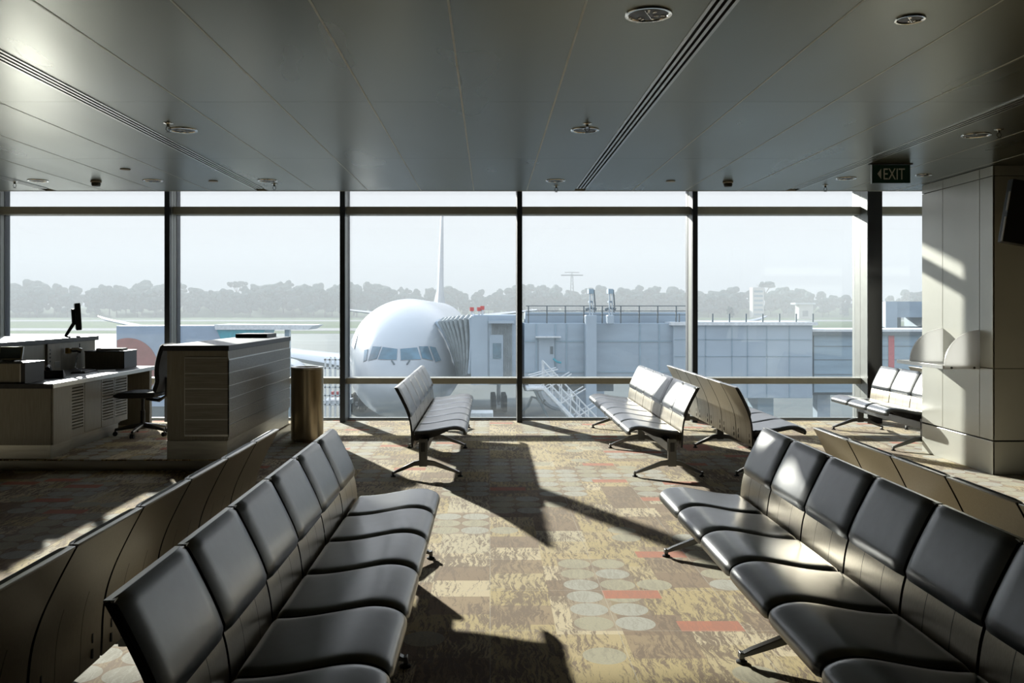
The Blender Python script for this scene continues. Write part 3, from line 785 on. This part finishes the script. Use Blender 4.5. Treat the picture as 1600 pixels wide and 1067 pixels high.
for row, (Yd, step) in enumerate(((775, 15.0), (800, 14.0), (840, 16.0))):
    x = -450+row*5
    while x < 430:
        yy = Yd+rnd.uniform(-9, 9); px = 765+x*1400/yy
        topy = skyline(px)+rnd.uniform(-2.5, 7)+(2 - row)*6
        base = GZ if yy < 770 else GZ+(yy-770)*.07
        hgt = (481-topy)*yy/1400+H-base
        k = rnd.choice([0, 0, 1, 1, 4, 4, 2, 0]); 
        if row == 2 and rnd.random() < .08: k = 3; hgt += 1
        pr = protos[k]; o = pr if k not in usedp else copy_tree(pr); usedp.add(k)
        wd = hgt*(.95 if k != 2 else 1.1)*rnd.uniform(.85, 1.25)*(1 if k != 3 else .8)
        o.location = (x, yy, base-.5); o.scale = (wd, wd*.8, hgt); o.rotation_euler = (0, 0, rnd.uniform(0, 6.28))
        x += step*rnd.uniform(.7, 1.3)
for k, pr in enumerate(protos):
    if k not in usedp: pr.location = (300+k*10, 830, GZ+3); pr.scale = (25, 25, 30)
# single shrub trees on the field
for x, y, h in ((150, 560, 10),):
    o = copy_tree(protos[0]); o.location = (x, y, GZ); o.scale = (h*.6, h*.6, h); tag(o, 'lone small rounded tree on the airfield grass in front of the tree line', 'tree')
    if 'group' in o: del o['group']

# far buildings
r = empty('airfield_building', (300, 640, GZ), 'long low pale airfield building with a row of dark bays', 'building')
MB().box(-28, 46, 0, 14, 0, 9.2, 'wall_blue').build('body', r, smooth=False)
MB().box(-30, 48, -3, 15, 9.2, 10.6, 'bld').build('roof', r, smooth=False)
for k in range(13): MB().box(-26+k*5.6, -22.6+k*5.6, -.3, 0, .5, 7.5, 'bridge_dark').build('bay', r, smooth=False)
r = empty('white_hut', (226, 640, GZ), 'small white flat-roofed airfield hut left of the long building', 'building')
MB().box(-5, 5, 0, 8, 0, 10.5, 'bld').build('wall', r, smooth=False); MB().box(-8, 6.5, -1.5, 9, 10.5, 11.8, 'steel_white').build('roof', r, smooth=False)
MB().box(-2.5, 1.5, -.2, 0, 2, 6, 'bridge_dark').build('window', r, smooth=False)
r = empty('white_tower_block', (216, 720, GZ), 'narrow white tower block among the trees beyond the airfield', 'building')
MB().box(-4.5, 4.5, 0, 9, 0, 24.5, 'bld').build('wall', r, smooth=False)
for k in range(6): MB().box(-3.5, 3.5, -.2, 0, 2+k*3.7, 3.6+k*3.7, 'wall_blue').build('window_band', r, smooth=False)
r = empty('radio_mast', (68, 740, GZ), 'thin lattice mast standing above the distant trees', 'mast')
mm = MB()
for sx in (-1, 1):
    for sy in (-1, 1): mm.tube([(sx*2.2, sy*2.2, 0), (sx*.6, sy*.6, 36)], .22, 'bridge_dark', 5)
for z in range(2, 36, 3):
    q = 2.2-1.6*z/36
    mm.tube([(-q, -q, z), (q, -q, z+3)], .12, 'bridge_dark', 4).tube([(q, -q, z), (-q, -q, z+3)], .12, 'bridge_dark', 4)
mm.build('lattice', r, smooth=False); MB().box(-9, 9, -.5, .5, 34.5, 35.5, 'bridge_dark').box(-6, 6, -.5, .5, 37, 37.6, 'bridge_dark').build('cross_arm', r, smooth=False)

# ------------------------------------------------------------------ airliner
NY = 39.5; AX = -4.25; AZ = -.94
plane = empty('airliner', (AX, NY, GZ), 'large white twin-engine airliner parked nose-on at the gate', 'airplane', rz=math.radians(1.0))
plane_T = Matrix.Translation((AX, NY, GZ)) @ Matrix.Rotation(math.radians(1.0), 4, 'Z')
A0 = AZ-GZ
def fR(t):
    if t < 10: return 3.1*max(0, 1-(1-t/10)**2.15)**.56
    if t < 42: return 3.1
    u = (t-42)/22; return 3.1*(1-u**1.6)+.25*u
def fZ(t):
    z = 0
    if t < 10: z = -.95*(1-t/10)**2
    if t > 42: z = 2.3*((t-42)/22)**1.5
    return A0+z
ts = [0, .04, .12, .25, .45, .7, 1, 1.35, 1.75, 2.2, 2.7, 3.3, 4, 4.8, 5.7, 6.7, 7.8, 9, 10, 14, 20, 28, 36, 42, 45, 48, 51, 54, 57, 60, 62, 63.7]
mb = MB(); n = 64; vs = []
for t in ts:
    for k in range(n):
        a = 2*PI*k/n; vs.append((fR(t)*math.cos(a), t, fZ(t)+fR(t)*math.sin(a)))
fs = [(i*n+k, i*n+(k+1) % n, (i+1)*n+(k+1) % n, (i+1)*n+k) for i in range(len(ts)-1) for k in range(n)]+[tuple((len(ts)-1)*n+k for k in range(n))]
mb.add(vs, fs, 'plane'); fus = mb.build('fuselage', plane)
bpy.context.view_layer.update()
Pinv = plane_T.inverted()
def hit(px, py, lift=0.0):
    """where the line of sight from the eye through a measured spot meets the hull, in airliner coordinates"""
    o = Pinv @ Vector((0, 0, H)); dd = (Pinv.to_3x3() @ Vector(((px-765)/1400, 1, -(py-481)/1400)))
    s0, s1 = 38, 60; last = None
    s_ = s0
    while s_ < s1:
        q = o+dd*s_; 
        if q.y > 0 and math.hypot(q.x, q.z-fZ(q.y)) <= fR(q.y)+lift:
            lo, hi = s_-.1, s_
            for _ in range(20):
                md = (lo+hi)/2; q = o+dd*md
                if q.y > 0 and math.hypot(q.x, q.z-fZ(q.y)) <= fR(q.y)+lift: hi = md
                else: lo = md
            return o+dd*hi
        s_ += .1
    return o+dd*46
def patch(poly, mat, name, lift=.02, depth=.06, parent=plane, N=6):
    a, b_, c, d_ = [Vector(q) for q in poly]      # a,b top; c,d bottom (clockwise)
    m = MB(); vs = []
    for sd in (lift, -depth):
        for i in range(N+1):
            for j in range(N+1):
                u, v = j/N, i/N; q = (a*(1-u)+b_*u)*(1-v)+(d_*(1-u)+c*u)*v
                vs.append(hit(q.x, q.y, lift) if sd == lift else hit(q.x, q.y, lift)+Vector((0, depth, 0)))
    K = (N+1)**2; fs = []
    for i in range(N):
        for j in range(N):
            q = i*(N+1)+j; fs += [(q, q+1, q+N+2, q+N+1), (K+q, K+q+N+1, K+q+N+2, K+q+1)]
    rim = [j for j in range(N+1)]+[i*(N+1)+N for i in range(1, N+1)]+[N*(N+1)+j for j in range(N-1, -1, -1)]+[i*(N+1) for i in range(N-1, 0, -1)]
    for q in range(len(rim)): fs.append((rim[q], rim[(q+1) % len(rim)], K+rim[(q+1) % len(rim)], K+rim[q]))
    m.add(vs, fs, mat); return m.build(name, parent)
wins = [[(597.8,542),(620.8,545),(619.8,562),(590.4,561)], [(625.5,545),(651.8,542.7),(657.6,561),(626.5,562.5)], [(582,541),(595,541.7),(588.4,560),(575,563)],
        [(569,546.5),(574.5,545.5),(572.5,562.6),(567.5,564.6)], [(655,541),(668.7,541),(677,563),(660,559.6)], [(671.4,541),(680.5,542.7),(689.6,563),(680.5,565.3)]]
for w in wins:
    cx_ = sum(q[0] for q in w)/4; cy_ = sum(q[1] for q in w)/4
    big = [((q[0]-cx_)*1.07+cx_, (q[1]-cy_)*1.10+cy_) for q in w]
    fr_ = patch(big, 'plane_grey', 'cockpit_window_frame', .012); patch(w, 'cockpit', 'cockpit_window', .03, parent=fr_)
for (a, c) in (((612, 563), (616, 569)), ((640, 563), (636, 569))):
    p0, p1 = hit(*a, .05), hit(*c, .05); MB().tube([p0, p1], .035, 'bridge_dark', 6).build('wiper', plane)
patch([(549, 540), (554, 523), (559, 521), (553, 545)], 'plane_grey', 'door_edge', .03)
# wings
def wing(sgn):
    secs = [(sgn*2.6, 20.5, 13.5, A0-1.75, 1.5), (sgn*9.5, 26.5, 8.2, A0-1.1, .95), (sgn*20, 34.0, 4.6, A0+.15, .5), (sgn*29.2, 40.3, 2.0, A0+1.55, .22), (sgn*30.4, 41.9, .7, A0+1.85, .08)]
    m = MB(); prof = [(0, 0), (.06, .32), (.25, .5), (.5, .42), (.8, .18), (1, 0), (.7, -.22), (.3, -.42), (.06, -.3)]; k = len(prof); vs = []
    for (x, y, c, z, th) in secs:
        for a, q in prof: vs.append((x, y+a*c, z+q*th))
    fs = [(i*k+j, i*k+(j+1) % k, (i+1)*k+(j+1) % k, (i+1)*k+j) for i in range(len(secs)-1) for j in range(k)]+[tuple(range(k)), tuple((len(secs)-1)*k+j for j in range(k))]
    m.add(vs, fs, 'plane'); return m.build('wing', plane)
wing(-1); wing(1)
def stab(sgn):
    m = MB(); k = 6; prof = [(0, 0), (.3, .5), (.7, .3), (1, 0), (.7, -.3), (.3, -.5)]; vs = []
    secs = [(sgn*.8, 54, 6.5, A0+1.3, .6), (sgn*10.7, 61.5, 2.2, A0+2.35, .22)]
    for (x, y, c, z, th) in secs:
        for a, q in prof: vs.append((x, y+a*c, z+q*th))
    fs = [(j, (j+1) % k, k+(j+1) % k, k+j) for j in range(k)]+[tuple(range(k)), tuple(k+j for j in range(k))]
    m.add(vs, fs, 'plane'); m.build('tailplane', plane)
stab(-1); stab(1)
m = MB(); k = 6; prof = [(0, 0), (.3, .5), (.7, .3), (1, 0), (.7, -.3), (.3, -.5)]; vs = []
for (z, y, c, th) in ((A0+2.2, 47, 14, 1.5), (A0+4.2, 51, 10, .8), (A0+13.5, 59.5, 4.2, .3)):
    for a, q in prof: vs.append((q*th, y+a*c, z))
fs = [(i*k+j, i*k+(j+1) % k, (i+1)*k+(j+1) % k, (i+1)*k+j) for i in range(2) for j in range(k)]+[tuple(range(k)), tuple(2*k+j for j in range(k))]
m.add(vs, fs, 'plane'); m.build('tail_fin', plane)
for sgn in (-1, 1):
    Te = Matrix.Translation((sgn*9.6, 21.5, 2.7)) @ Matrix.Rotation(-PI/2, 4, 'X')
    en = MB().lathe([(1.5, 0), (1.68, .15), (1.8, 1), (1.8, 2.5), (1.4, 4.6), (1.2, 4.8)], 'plane', n=36, T=Te).build('engine', plane)
    MB().lathe([(1.45, .25), (.35, .3), (0, -.1)], 'bridge_dark', n=30, T=Te).build('fan', en)
def gear(x, y, rad, name, rows):
    g = MB().tube([(x, y, rad), (x, y, 3.2)], .16, 'steel_white', 10).tube([(x, y, 1.2), (x+.3, y+1.5, 2.9)], .08, 'steel_white', 8).box(x-.1, x+.1, y-1.5, y+1.5, rad-.12, rad+.12, 'plane_grey').build(name, plane)
    for yy in rows:
        for s_ in (-.42, .42):
            MB().lathe([(rad*.5, -.2), (rad*.94, -.19), (rad, -.1), (rad, .1), (rad*.94, .19), (rad*.5, .2)], 'rubber', n=24, T=Matrix.Translation((x+s_, y+yy, rad)) @ Matrix.Rotation(PI/2, 4, 'Y')).build('wheel', g)
gear(0, 5.9, .5, 'nose_gear', (0,)); gear(-5.5, 31, .66, 'main_gear', (-1.3, 0, 1.3)); gear(5.5, 31, .66, 'main_gear', (-1.3, 0, 1.3))

# ------------------------------------------------------------------ jet bridge (its long side faces the terminal)
BY = 41.0
def bx(px, Y=BY): return (px-765)*Y/1400
def bz(py, Y=BY): return H-(py-481)*Y/1400
r = empty('jet_bridge', (6, BY+1, GZ), 'long pale blue-grey jet bridge docked to the airliner', 'jet bridge')
def J(mb, name, parent=None, bevel=0, smooth=False):
    for i, v in enumerate(mb.v): mb.v[i] = v-Vector((6, BY+1, GZ))
    return mb.build(name, parent or r, bevel=bevel, smooth=smooth)
# cab
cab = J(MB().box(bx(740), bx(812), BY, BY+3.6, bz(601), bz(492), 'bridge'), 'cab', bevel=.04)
J(MB().box(bx(736), bx(762), BY-.05, BY+3.2, bz(601), bz(494), 'bridge_light'), 'cab_front', cab)
m = MB(); k = 13
for i in range(k): m.box(bx(768)+i*(bx(801)-bx(768))/k, bx(768)+(i+.6)*(bx(801)-bx(768))/k, BY-.10, BY, bz(592), bz(505), 'bellows')
J(m, 'roller_shutter', cab)
dr = J(MB().box(bx(765), bx(786), BY-.13, BY-.03, bz(598), bz(523), 'bridge'), 'cab_door', cab)
J(MB().box(bx(770), bx(783), BY-.16, BY-.12, bz(560), bz(536), 'cockpit'), 'door_window')
J(MB().box(bx(763), bx(803), BY-.5, BY+3.4, bz(505), bz(501), 'bridge_light'), 'cab_canopy')
# bellows hood, ribs fan from cab to hull
m = MB(); nr = 9
left = [plane_T @ hit(px, py, .12) for px, py in ((682, 504), (693, 520), (703, 541), (711, 565), (717, 593))]
right = [Vector((bx(px), BY+.05, bz(py))) for px, py in ((735, 498), (736, 518), (736, 538), (735, 560), (733, 582))]
prev = None
for i in range(nr):
    u = i/(nr-1)
    edge = [a_.lerp(b_, u)+Vector((-.10*math.sin(PI*u), -.30*math.sin(PI*u), 0)) for a_, b_ in zip(right, left)]
    top_back = edge[0]+Vector((.1, 2.0, .15)); bot_back = edge[-1]+Vector((0, 1.8, 0))
    pts = [top_back]+edge+[bot_back]
    m.tube(pts, .075, 'bridge_light' if i in (0, nr-1) else 'bellows', 6)
    if prev:
        sag = [(a_+b_)/2+Vector((0, .22, 0)) for a_, b_ in zip(prev, pts)]
        nn = len(pts)
        for P_, Q_ in ((prev, sag), (sag, pts)):
            m.add(P_+Q_, [(j_, j_+1, nn+j_+1, nn+j_) for j_ in range(nn-1)], 'bellows')
    prev = pts
J(m, 'bellows_hood', smooth=False)
# tunnel sections
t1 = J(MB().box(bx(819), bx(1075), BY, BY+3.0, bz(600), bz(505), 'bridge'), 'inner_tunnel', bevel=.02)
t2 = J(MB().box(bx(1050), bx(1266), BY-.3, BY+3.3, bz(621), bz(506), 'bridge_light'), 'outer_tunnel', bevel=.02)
J(MB().box(bx(1045), bx(1272), BY-.5, BY+3.5, bz(508), bz(503), 'steel_white'), 'roof_edge', t2)
m = MB()
for px in (838, 868, 885, 913, 1000, 1030): m.box(bx(px)-.03, bx(px)+.03, BY-.04, BY, bz(600), bz(506), 'wall_blue')
for py in (533, 581): m.box(bx(820), bx(1050), BY-.05, BY, bz(py)-.03, bz(py)+.03, 'wall_blue')
J(m, 'panel_seams', t1)
m = MB()
for px in (1100, 1141, 1165, 1195, 1230): m.box(bx(px)-.02, bx(px)+.02, BY-.33, BY-.3, bz(620), bz(508), 'wall_blue')
for py in (530, 556): m.box(bx(1052), bx(1264), BY-.33, BY-.3, bz(py)-.015, bz(py)+.015, 'wall_blue')
J(m, 'panel_seams', t2)
dr = J(MB().box(bx(842), bx(866), BY-.1, BY-.02, bz(598), bz(526), 'bridge_light'), 'service_door', t1)
J(MB().box(bx(859.5), bx(864), BY-.13, BY-.08, bz(553), bz(541), 'bridge_dark'), 'door_glass', t1)
J(MB().box(bx(836), bx(875), BY-.6, BY, bz(527), bz(525), 'steel_white'), 'door_canopy', t1)
J(MB().tube([(bx(864), BY-.2, bz(560)), (bx(870), BY-.3, bz(565)), (bx(876), BY-.3, bz(566))], .05, 'teal', 6), 'door_handle_rope', t1)
# roof walkway fence
m = MB()
for px in range(826, 1092, 29): m.box(bx(px)-.03, bx(px)+.03, BY+.2, BY+.26, bz(505), bz(478), 'bridge_dark')
for py in (478, 486, 492): m.box(bx(822), bx(1092), BY+.2, BY+.26, bz(py)-.02, bz(py)+.02, 'bridge_dark')
m.box(bx(822), bx(1092), BY+1.0, BY+2.4, bz(505), bz(488), 'bridge')
J(m, 'roof_services')
m = MB()
for px in range(1060, 1272, 26): m.box(bx(px)-.03, bx(px)+.03, BY-.2, BY-.15, bz(505), bz(490), 'bridge_dark')
J(m, 'roof_posts')
# lift column with gear heads
for px, wd, bot in ((921, 8.5, 650), (951, 5, 506)):
    c = J(MB().box(bx(px-wd), bx(px+wd), BY-.75, BY-.15, GZ if px == 921 else bz(bot), bz(492), 'bridge_light'), 'lift_column', bevel=.04)
    m = MB().box(bx(px-2.5), bx(px-1), BY-.7, BY-.6, bz(492), bz(455), 'bridge').box(bx(px+2), bx(px+3), BY-.7, BY-.6, bz(492), bz(455), 'bridge').box(bx(px-4), bx(px+3.5), BY-.8, BY-.15, bz(459), bz(452), 'wall_blue').box(bx(px-3), bx(px+3), BY-.6, BY-.3, bz(473), bz(470), 'bridge')
    m.tube([(bx(px+5), BY-.5, bz(453)), (bx(px+6), BY-.5, bz(465)), (bx(px+7), BY-.5, bz(478)), (bx(px+6), BY-.5, bz(488))], .03, 'bridge_dark', 6)
    m.tube([(bx(px-8), BY-.5, bz(484)), (bx(px), BY-.5, bz(481)), (bx(px+9), BY-.5, bz(483))], .06, 'bridge_dark', 6)
    J(m, 'gear_head', c)
# wheels and under frame
m = MB().box(bx(820), bx(960), BY+.3, BY+2.6, bz(612), bz(600), 'bridge_dark').box(bx(900), bx(945), BY+.2, BY+2.8, GZ+1.0, bz(612), 'bridge')
J(m, 'undercarriage')
for px in (905, 940):
    J(MB().lathe([(.4, -.3), (.72, -.28), (.76, 0), (.72, .28), (.4, .3)], 'rubber', n=24, T=Matrix.Translation((bx(px), BY+.3, GZ+.76)) @ Matrix.Rotation(PI/2, 4, 'X')), 'wheel', smooth=True)
J(MB().box(bx(1190), bx(1215), BY+.6, BY+2.2, GZ, bz(621), 'wall_blue'), 'support_leg')
J(MB().tube([(bx(816), BY-.6, bz(640)), (bx(824), BY-.6, bz(632)), (bx(830), BY-.6, bz(618)), (bx(838), BY-.6, bz(620)), (bx(845), BY-.6, bz(630)), (bx(850), BY-.6, bz(622))], .06, 'bridge_dark', 6), 'hanging_cable')
# warning lamps on cab roof
for px, py in ((737, 486), (748.5, 486), (753.5, 484)):
    l_ = J(MB().tube([(bx(px), BY+.3, bz(492)), (bx(px), BY+.3, bz(py))], .05, 'steel_white', 6), 'beacon_post', cab)
    J(MB().tube([(bx(px), BY+.3, bz(py)), (bx(px), BY+.3, bz(py-6))], .10, 'red', 8), 'beacon', cab)
# stairs
r2 = empty('service_stairs', (bx(900), BY-1.6, GZ), 'white lattice service stairs descending from the jet bridge door', 'stairs')
def K_(mb, name):
    for i, v in enumerate(mb.v): mb.v[i] = v-Vector((bx(900), BY-1.6, GZ))
    return mb.build(name, r2, smooth=False)
for yy in (BY-2.2, BY-1.1):
    A = Vector((bx(845), yy, bz(600))); B = Vector((bx(990), yy, GZ+.1))
    K_(MB().tube([A, B], .10, 'steel_white', 6), 'stringer')
    m = MB()
    for dz in (.45, .8, 1.15): m.tube([A+Vector((0, 0, dz)), B+Vector((0, 0, dz))], .035, 'steel_white', 5)
    for i in range(12):
        q = A.lerp(B, i/11); m.tube([q, q+Vector((0, 0, 1.15))], .03, 'steel_white', 5)
    for i in range(7):
        q = A.lerp(B, i/7); q2 = A.lerp(B, min(1, (i+2)/7)); m.tube([q-Vector((0, 0, .1)), q2+Vector((0, 0, 1.9))], .03, 'steel_white', 5)
    K_(m, 'handrail')
    K_(MB().tube([(bx(824), yy, bz(600)), A], .08, 'steel_white', 6).tube([(bx(824), yy, bz(583)), (bx(866), yy, bz(572))], .03, 'steel_white', 5).tube([(bx(824), yy, bz(590)), (bx(866), yy, bz(580))], .03, 'steel_white', 5), 'landing_rail')
    K_(MB().tube([(bx(830), yy, bz(600)), (bx(905), yy, GZ+.1)], .05, 'bridge_dark', 6), 'brace')
m = MB(); A = Vector((bx(845), 0, bz(600))); B = Vector((bx(990), 0, GZ+.1))
for i in range(20):
    q = A.lerp(B, (i+.5)/20); m.box(q.x-.16, q.x+.16, BY-2.2, BY-1.1, q.z-.03, q.z+.03, 'wall_blue')
K_(m, 'treads'); K_(MB().box(bx(820), bx(848), BY-2.2, BY-.6, bz(603), bz(600), 'steel_white'), 'landing')
for px in (1010, 1040):
    pass

# fixed walkway at the right, with a maroon stripe
WY = 40.9
r3 = empty('fixed_walkway', (bx(1400, WY), WY+1.5, GZ), 'blue-clad fixed walkway with dark roof gutter and one maroon stripe', 'walkway')
def K3(mb, name):
    for i, v in enumerate(mb.v): mb.v[i] = v-Vector((bx(1400, WY), WY+1.5, GZ))
    return mb.build(name, r3, smooth=False)
K3(MB().box(bx(1272, WY), bx(1700, WY), WY, WY+3, bz(613, WY), bz(523, WY), 'wall_blue'), 'body')
K3(MB().box(bx(1268, WY), bx(1704, WY), WY-.2, WY+3.2, bz(524, WY), bz(518, WY), 'bridge_dark'), 'gutter')
K3(MB().box(bx(1268, WY), bx(1704, WY), WY-.15, WY+3.1, bz(518, WY), bz(514.5, WY), 'steel_white'), 'roof_edge')
K3(MB().box(bx(1388, WY), bx(1397, WY), WY-.03, WY, bz(613, WY), bz(524, WY), 'stripe'), 'stripe')
m = MB()
for py in (541, 562, 585): m.box(bx(1272, WY), bx(1700, WY), WY-.02, WY, bz(py, WY)-.012, bz(py, WY)+.012, 'bridge_dark')
K3(m, 'panel_seams'); K3(MB().box(bx(1272, WY), bx(1700, WY), WY+.3, WY+2.7, bz(618, WY), bz(613, WY), 'bridge_dark'), 'under_beam')
for px in (1300, 1440, 1600): K3(MB().box(bx(px, WY)-.3, bx(px, WY)+.3, WY+1, WY+1.6, GZ, bz(618, WY), 'bridge'), 'support_leg')
# hut on far side seen above the walkway
HY = 60.0
r4 = empty('gate_building', (bx(1415, HY), HY, GZ), 'pale grey gate building with dark opening above the walkway roof', 'building')
def K4(mb, name):
    for i, v in enumerate(mb.v): mb.v[i] = v-Vector((bx(1415, HY), HY, GZ))
    return mb.build(name, r4, smooth=False)
K4(MB().box(bx(1384, HY), bx(1402, HY), HY, HY+4, GZ, bz(471, HY), 'bridge_light'), 'left_block')
K4(MB().box(bx(1402, HY), bx(1460, HY), HY+.5, HY+4, bz(496, HY), bz(471, HY), 'bridge'), 'upper_block')
K4(MB().box(bx(1384, HY), bx(1460, HY), HY+.2, HY+4, GZ, bz(511, HY), 'bridge_dark'), 'lower_block')
K4(MB().box(bx(1406, HY), bx(1412, HY), HY+.4, HY+1.4, bz(511, HY), bz(496, HY), 'bridge_dark'), 'post')
K4(MB().box(bx(1456, HY), bx(1500, HY), HY, HY+4, GZ, bz(471, HY), 'bridge'), 'right_block')

# catering truck and loader at the left
CYD = 55.0
r5 = empty('catering_truck', (bx(262, CYD), CYD+1.5, GZ), 'raised pale blue catering truck body with a maroon disc, beside the wing', 'truck')
def K5(mb, name, smooth=False):
    for i, v in enumerate(mb.v): mb.v[i] = v-Vector((bx(262, CYD), CYD+1.5, GZ))
    return mb.build(name, r5, smooth=smooth)
K5(MB().box(bx(182, CYD), bx(344, CYD), CYD, CYD+2.8, GZ+2.0, bz(509, CYD), 'truck'), 'box_body')
K5(MB().prism([(bx(338, CYD), bz(513, CYD)), (bx(415, CYD), bz(513, CYD)), (bx(408, CYD), bz(531, CYD)), (bx(347, CYD), bz(534, CYD))], CYD-.05, CYD+2.6, 'teal'), 'teal_panel')
K5(MB().prism([(bx(336, CYD), bz(507, CYD)), (bx(492, CYD), bz(508, CYD)), (bx(482, CYD), bz(515, CYD)), (bx(338, CYD), bz(515, CYD))], CYD-.2, CYD+2.9, 'steel_white'), 'roof_deck')
K5(MB().box(bx(443, CYD), bx(450, CYD), CYD+.3, CYD+.8, GZ, bz(515, CYD), 'wall_blue'), 'deck_post')
T_ = Matrix.Translation((bx(206, CYD), CYD, bz(573, CYD))) @ Matrix.Rotation(PI/2, 4, 'X')
m = MB()
arc = [(bx(182, CYD)+.05, GZ+2.05)]
cxd, czd, rd = bx(200, CYD), bz(575, CYD), 47*CYD/1400
pp = [(cxd+rd*math.cos(a), czd+rd*math.sin(a)) for a in [i*2*PI/48 for i in range(48)]]
pp = [(max(q[0], bx(183, CYD)), q[1]) for q in pp]
K5(m.prism(pp, CYD-.03, CYD, 'maroon'), 'maroon_disc')
K5(MB().box(bx(180, CYD), bx(330, CYD), CYD+.2, CYD+2.6, GZ+.9, GZ+2.0, 'bridge_dark'), 'chassis')
for px in (200, 225, 300):
    K5(MB().lathe([(.3, -.2), (.5, -.18), (.52, 0), (.5, .18), (.3, .2)], 'rubber', n=20, T=Matrix.Translation((bx(px, CYD), CYD+.3, GZ+.52)) @ Matrix.Rotation(PI/2, 4, 'X')), 'wheel', True)
K5(MB().box(bx(180, CYD), bx(332, CYD), CYD+.1, CYD+.3, GZ+.1, GZ+.9, 'wall_blue'), 'side_guard')

LY = 47.0
r6 = empty('baggage_loader', (bx(517, LY), LY, GZ), 'white lattice ground loader standing beside the aircraft nose', 'loader')
def K6(mb, name, smooth=False):
    for i, v in enumerate(mb.v): mb.v[i] = v-Vector((bx(517, LY), LY, GZ))
    return mb.build(name, r6, smooth=smooth)
m = MB()
for px in (508, 515, 524, 531, 540):
    for dy in (0, 1.6): m.box(bx(px, LY)-.04, bx(px, LY)+.04, LY+dy, LY+dy+.08, GZ+.8, bz(560, LY), 'steel_white')
for py in (562, 575, 590, 605, 618, 632): m.box(bx(506, LY), bx(541, LY), LY, LY+.07, bz(py, LY)-.04, bz(py, LY)+.04, 'steel_white')
K6(m, 'lattice_frame')
K6(MB().box(bx(504, LY), bx(545, LY), LY+.1, LY+1.6, bz(634, LY), bz(626, LY), 'steel_white'), 'platform')
K6(MB().box(bx(516, LY), bx(519, LY), LY+.3, LY+.7, bz(621, LY), bz(613, LY), 'red').box(bx(523, LY), bx(527, LY), LY+.3, LY+.7, bz(621, LY), bz(613, LY), 'red'), 'red_boxes')
K6(MB().box(bx(500, LY), bx(560, LY), LY+.1, LY+1.6, GZ+.5, GZ+1.2, 'wall_blue'), 'chassis')
for px in (508, 548): K6(MB().lathe([(.3, -.15), (.48, -.14), (.5, 0), (.48, .14), (.3, .15)], 'rubber', n=20, T=Matrix.Translation((bx(px, LY), LY, GZ+.5)) @ Matrix.Rotation(PI/2, 4, 'X')), 'wheel', True)
r7 = empty('ground_power_cart', (bx(745, 55), 55, GZ), 'small yellowish ground power cart on the apron below the airliner', 'cart')
m = MB().box(-1.0, 1.0, -.8, .8, .5, 1.7, 'steel_white').box(-.8, .3, -.82, .82, .8, 1.4, 'bridge_dark'); m.build('body', r7, bevel=.05)
for sx in (-.7, .7): MB().lathe([(.1, -.1), (.3, -.1), (.3, .1), (.1, .1)], 'rubber', n=16, T=Matrix.Translation((sx, -.8, .3)) @ Matrix.Rotation(PI/2, 4, 'X')).build('wheel', r7)
MB().box(-.9, .9, -.7, .7, .3, .52, 'bridge_dark').build('chassis', r7)

# ------------------------------------------------------------------ morning haze over the airfield
hz = MB().box(-900, 900, 75, 1500, GZ+.0, 90, 'apron')
ho = hz.build('airfield_haze', smooth=False); ho.data.materials.clear()
b = NB('haze'); b.t.nodes.remove(b.b)
vs_ = b.n('ShaderNodeVolumeScatter'); vs_.inputs['Color'].default_value = (1, 1, 1, 1); vs_.inputs['Density'].default_value = .0009; vs_.inputs['Anisotropy'].default_value = .0
va_ = b.n('ShaderNodeVolumeAbsorption'); va_.inputs['Color'].default_value = (.16, .29, .38, 1); va_.inputs['Density'].default_value = .00047
ad_ = b.n('ShaderNodeAddShader'); b.t.links.new(vs_.outputs[0], ad_.inputs[0]); b.t.links.new(va_.outputs[0], ad_.inputs[1])
b.t.links.new(ad_.outputs[0], b.out.inputs['Volume']); ho.data.materials.append(b.m)
tag(ho, 'pale morning haze hanging over the airfield and trees', 'haze', kind='stuff')
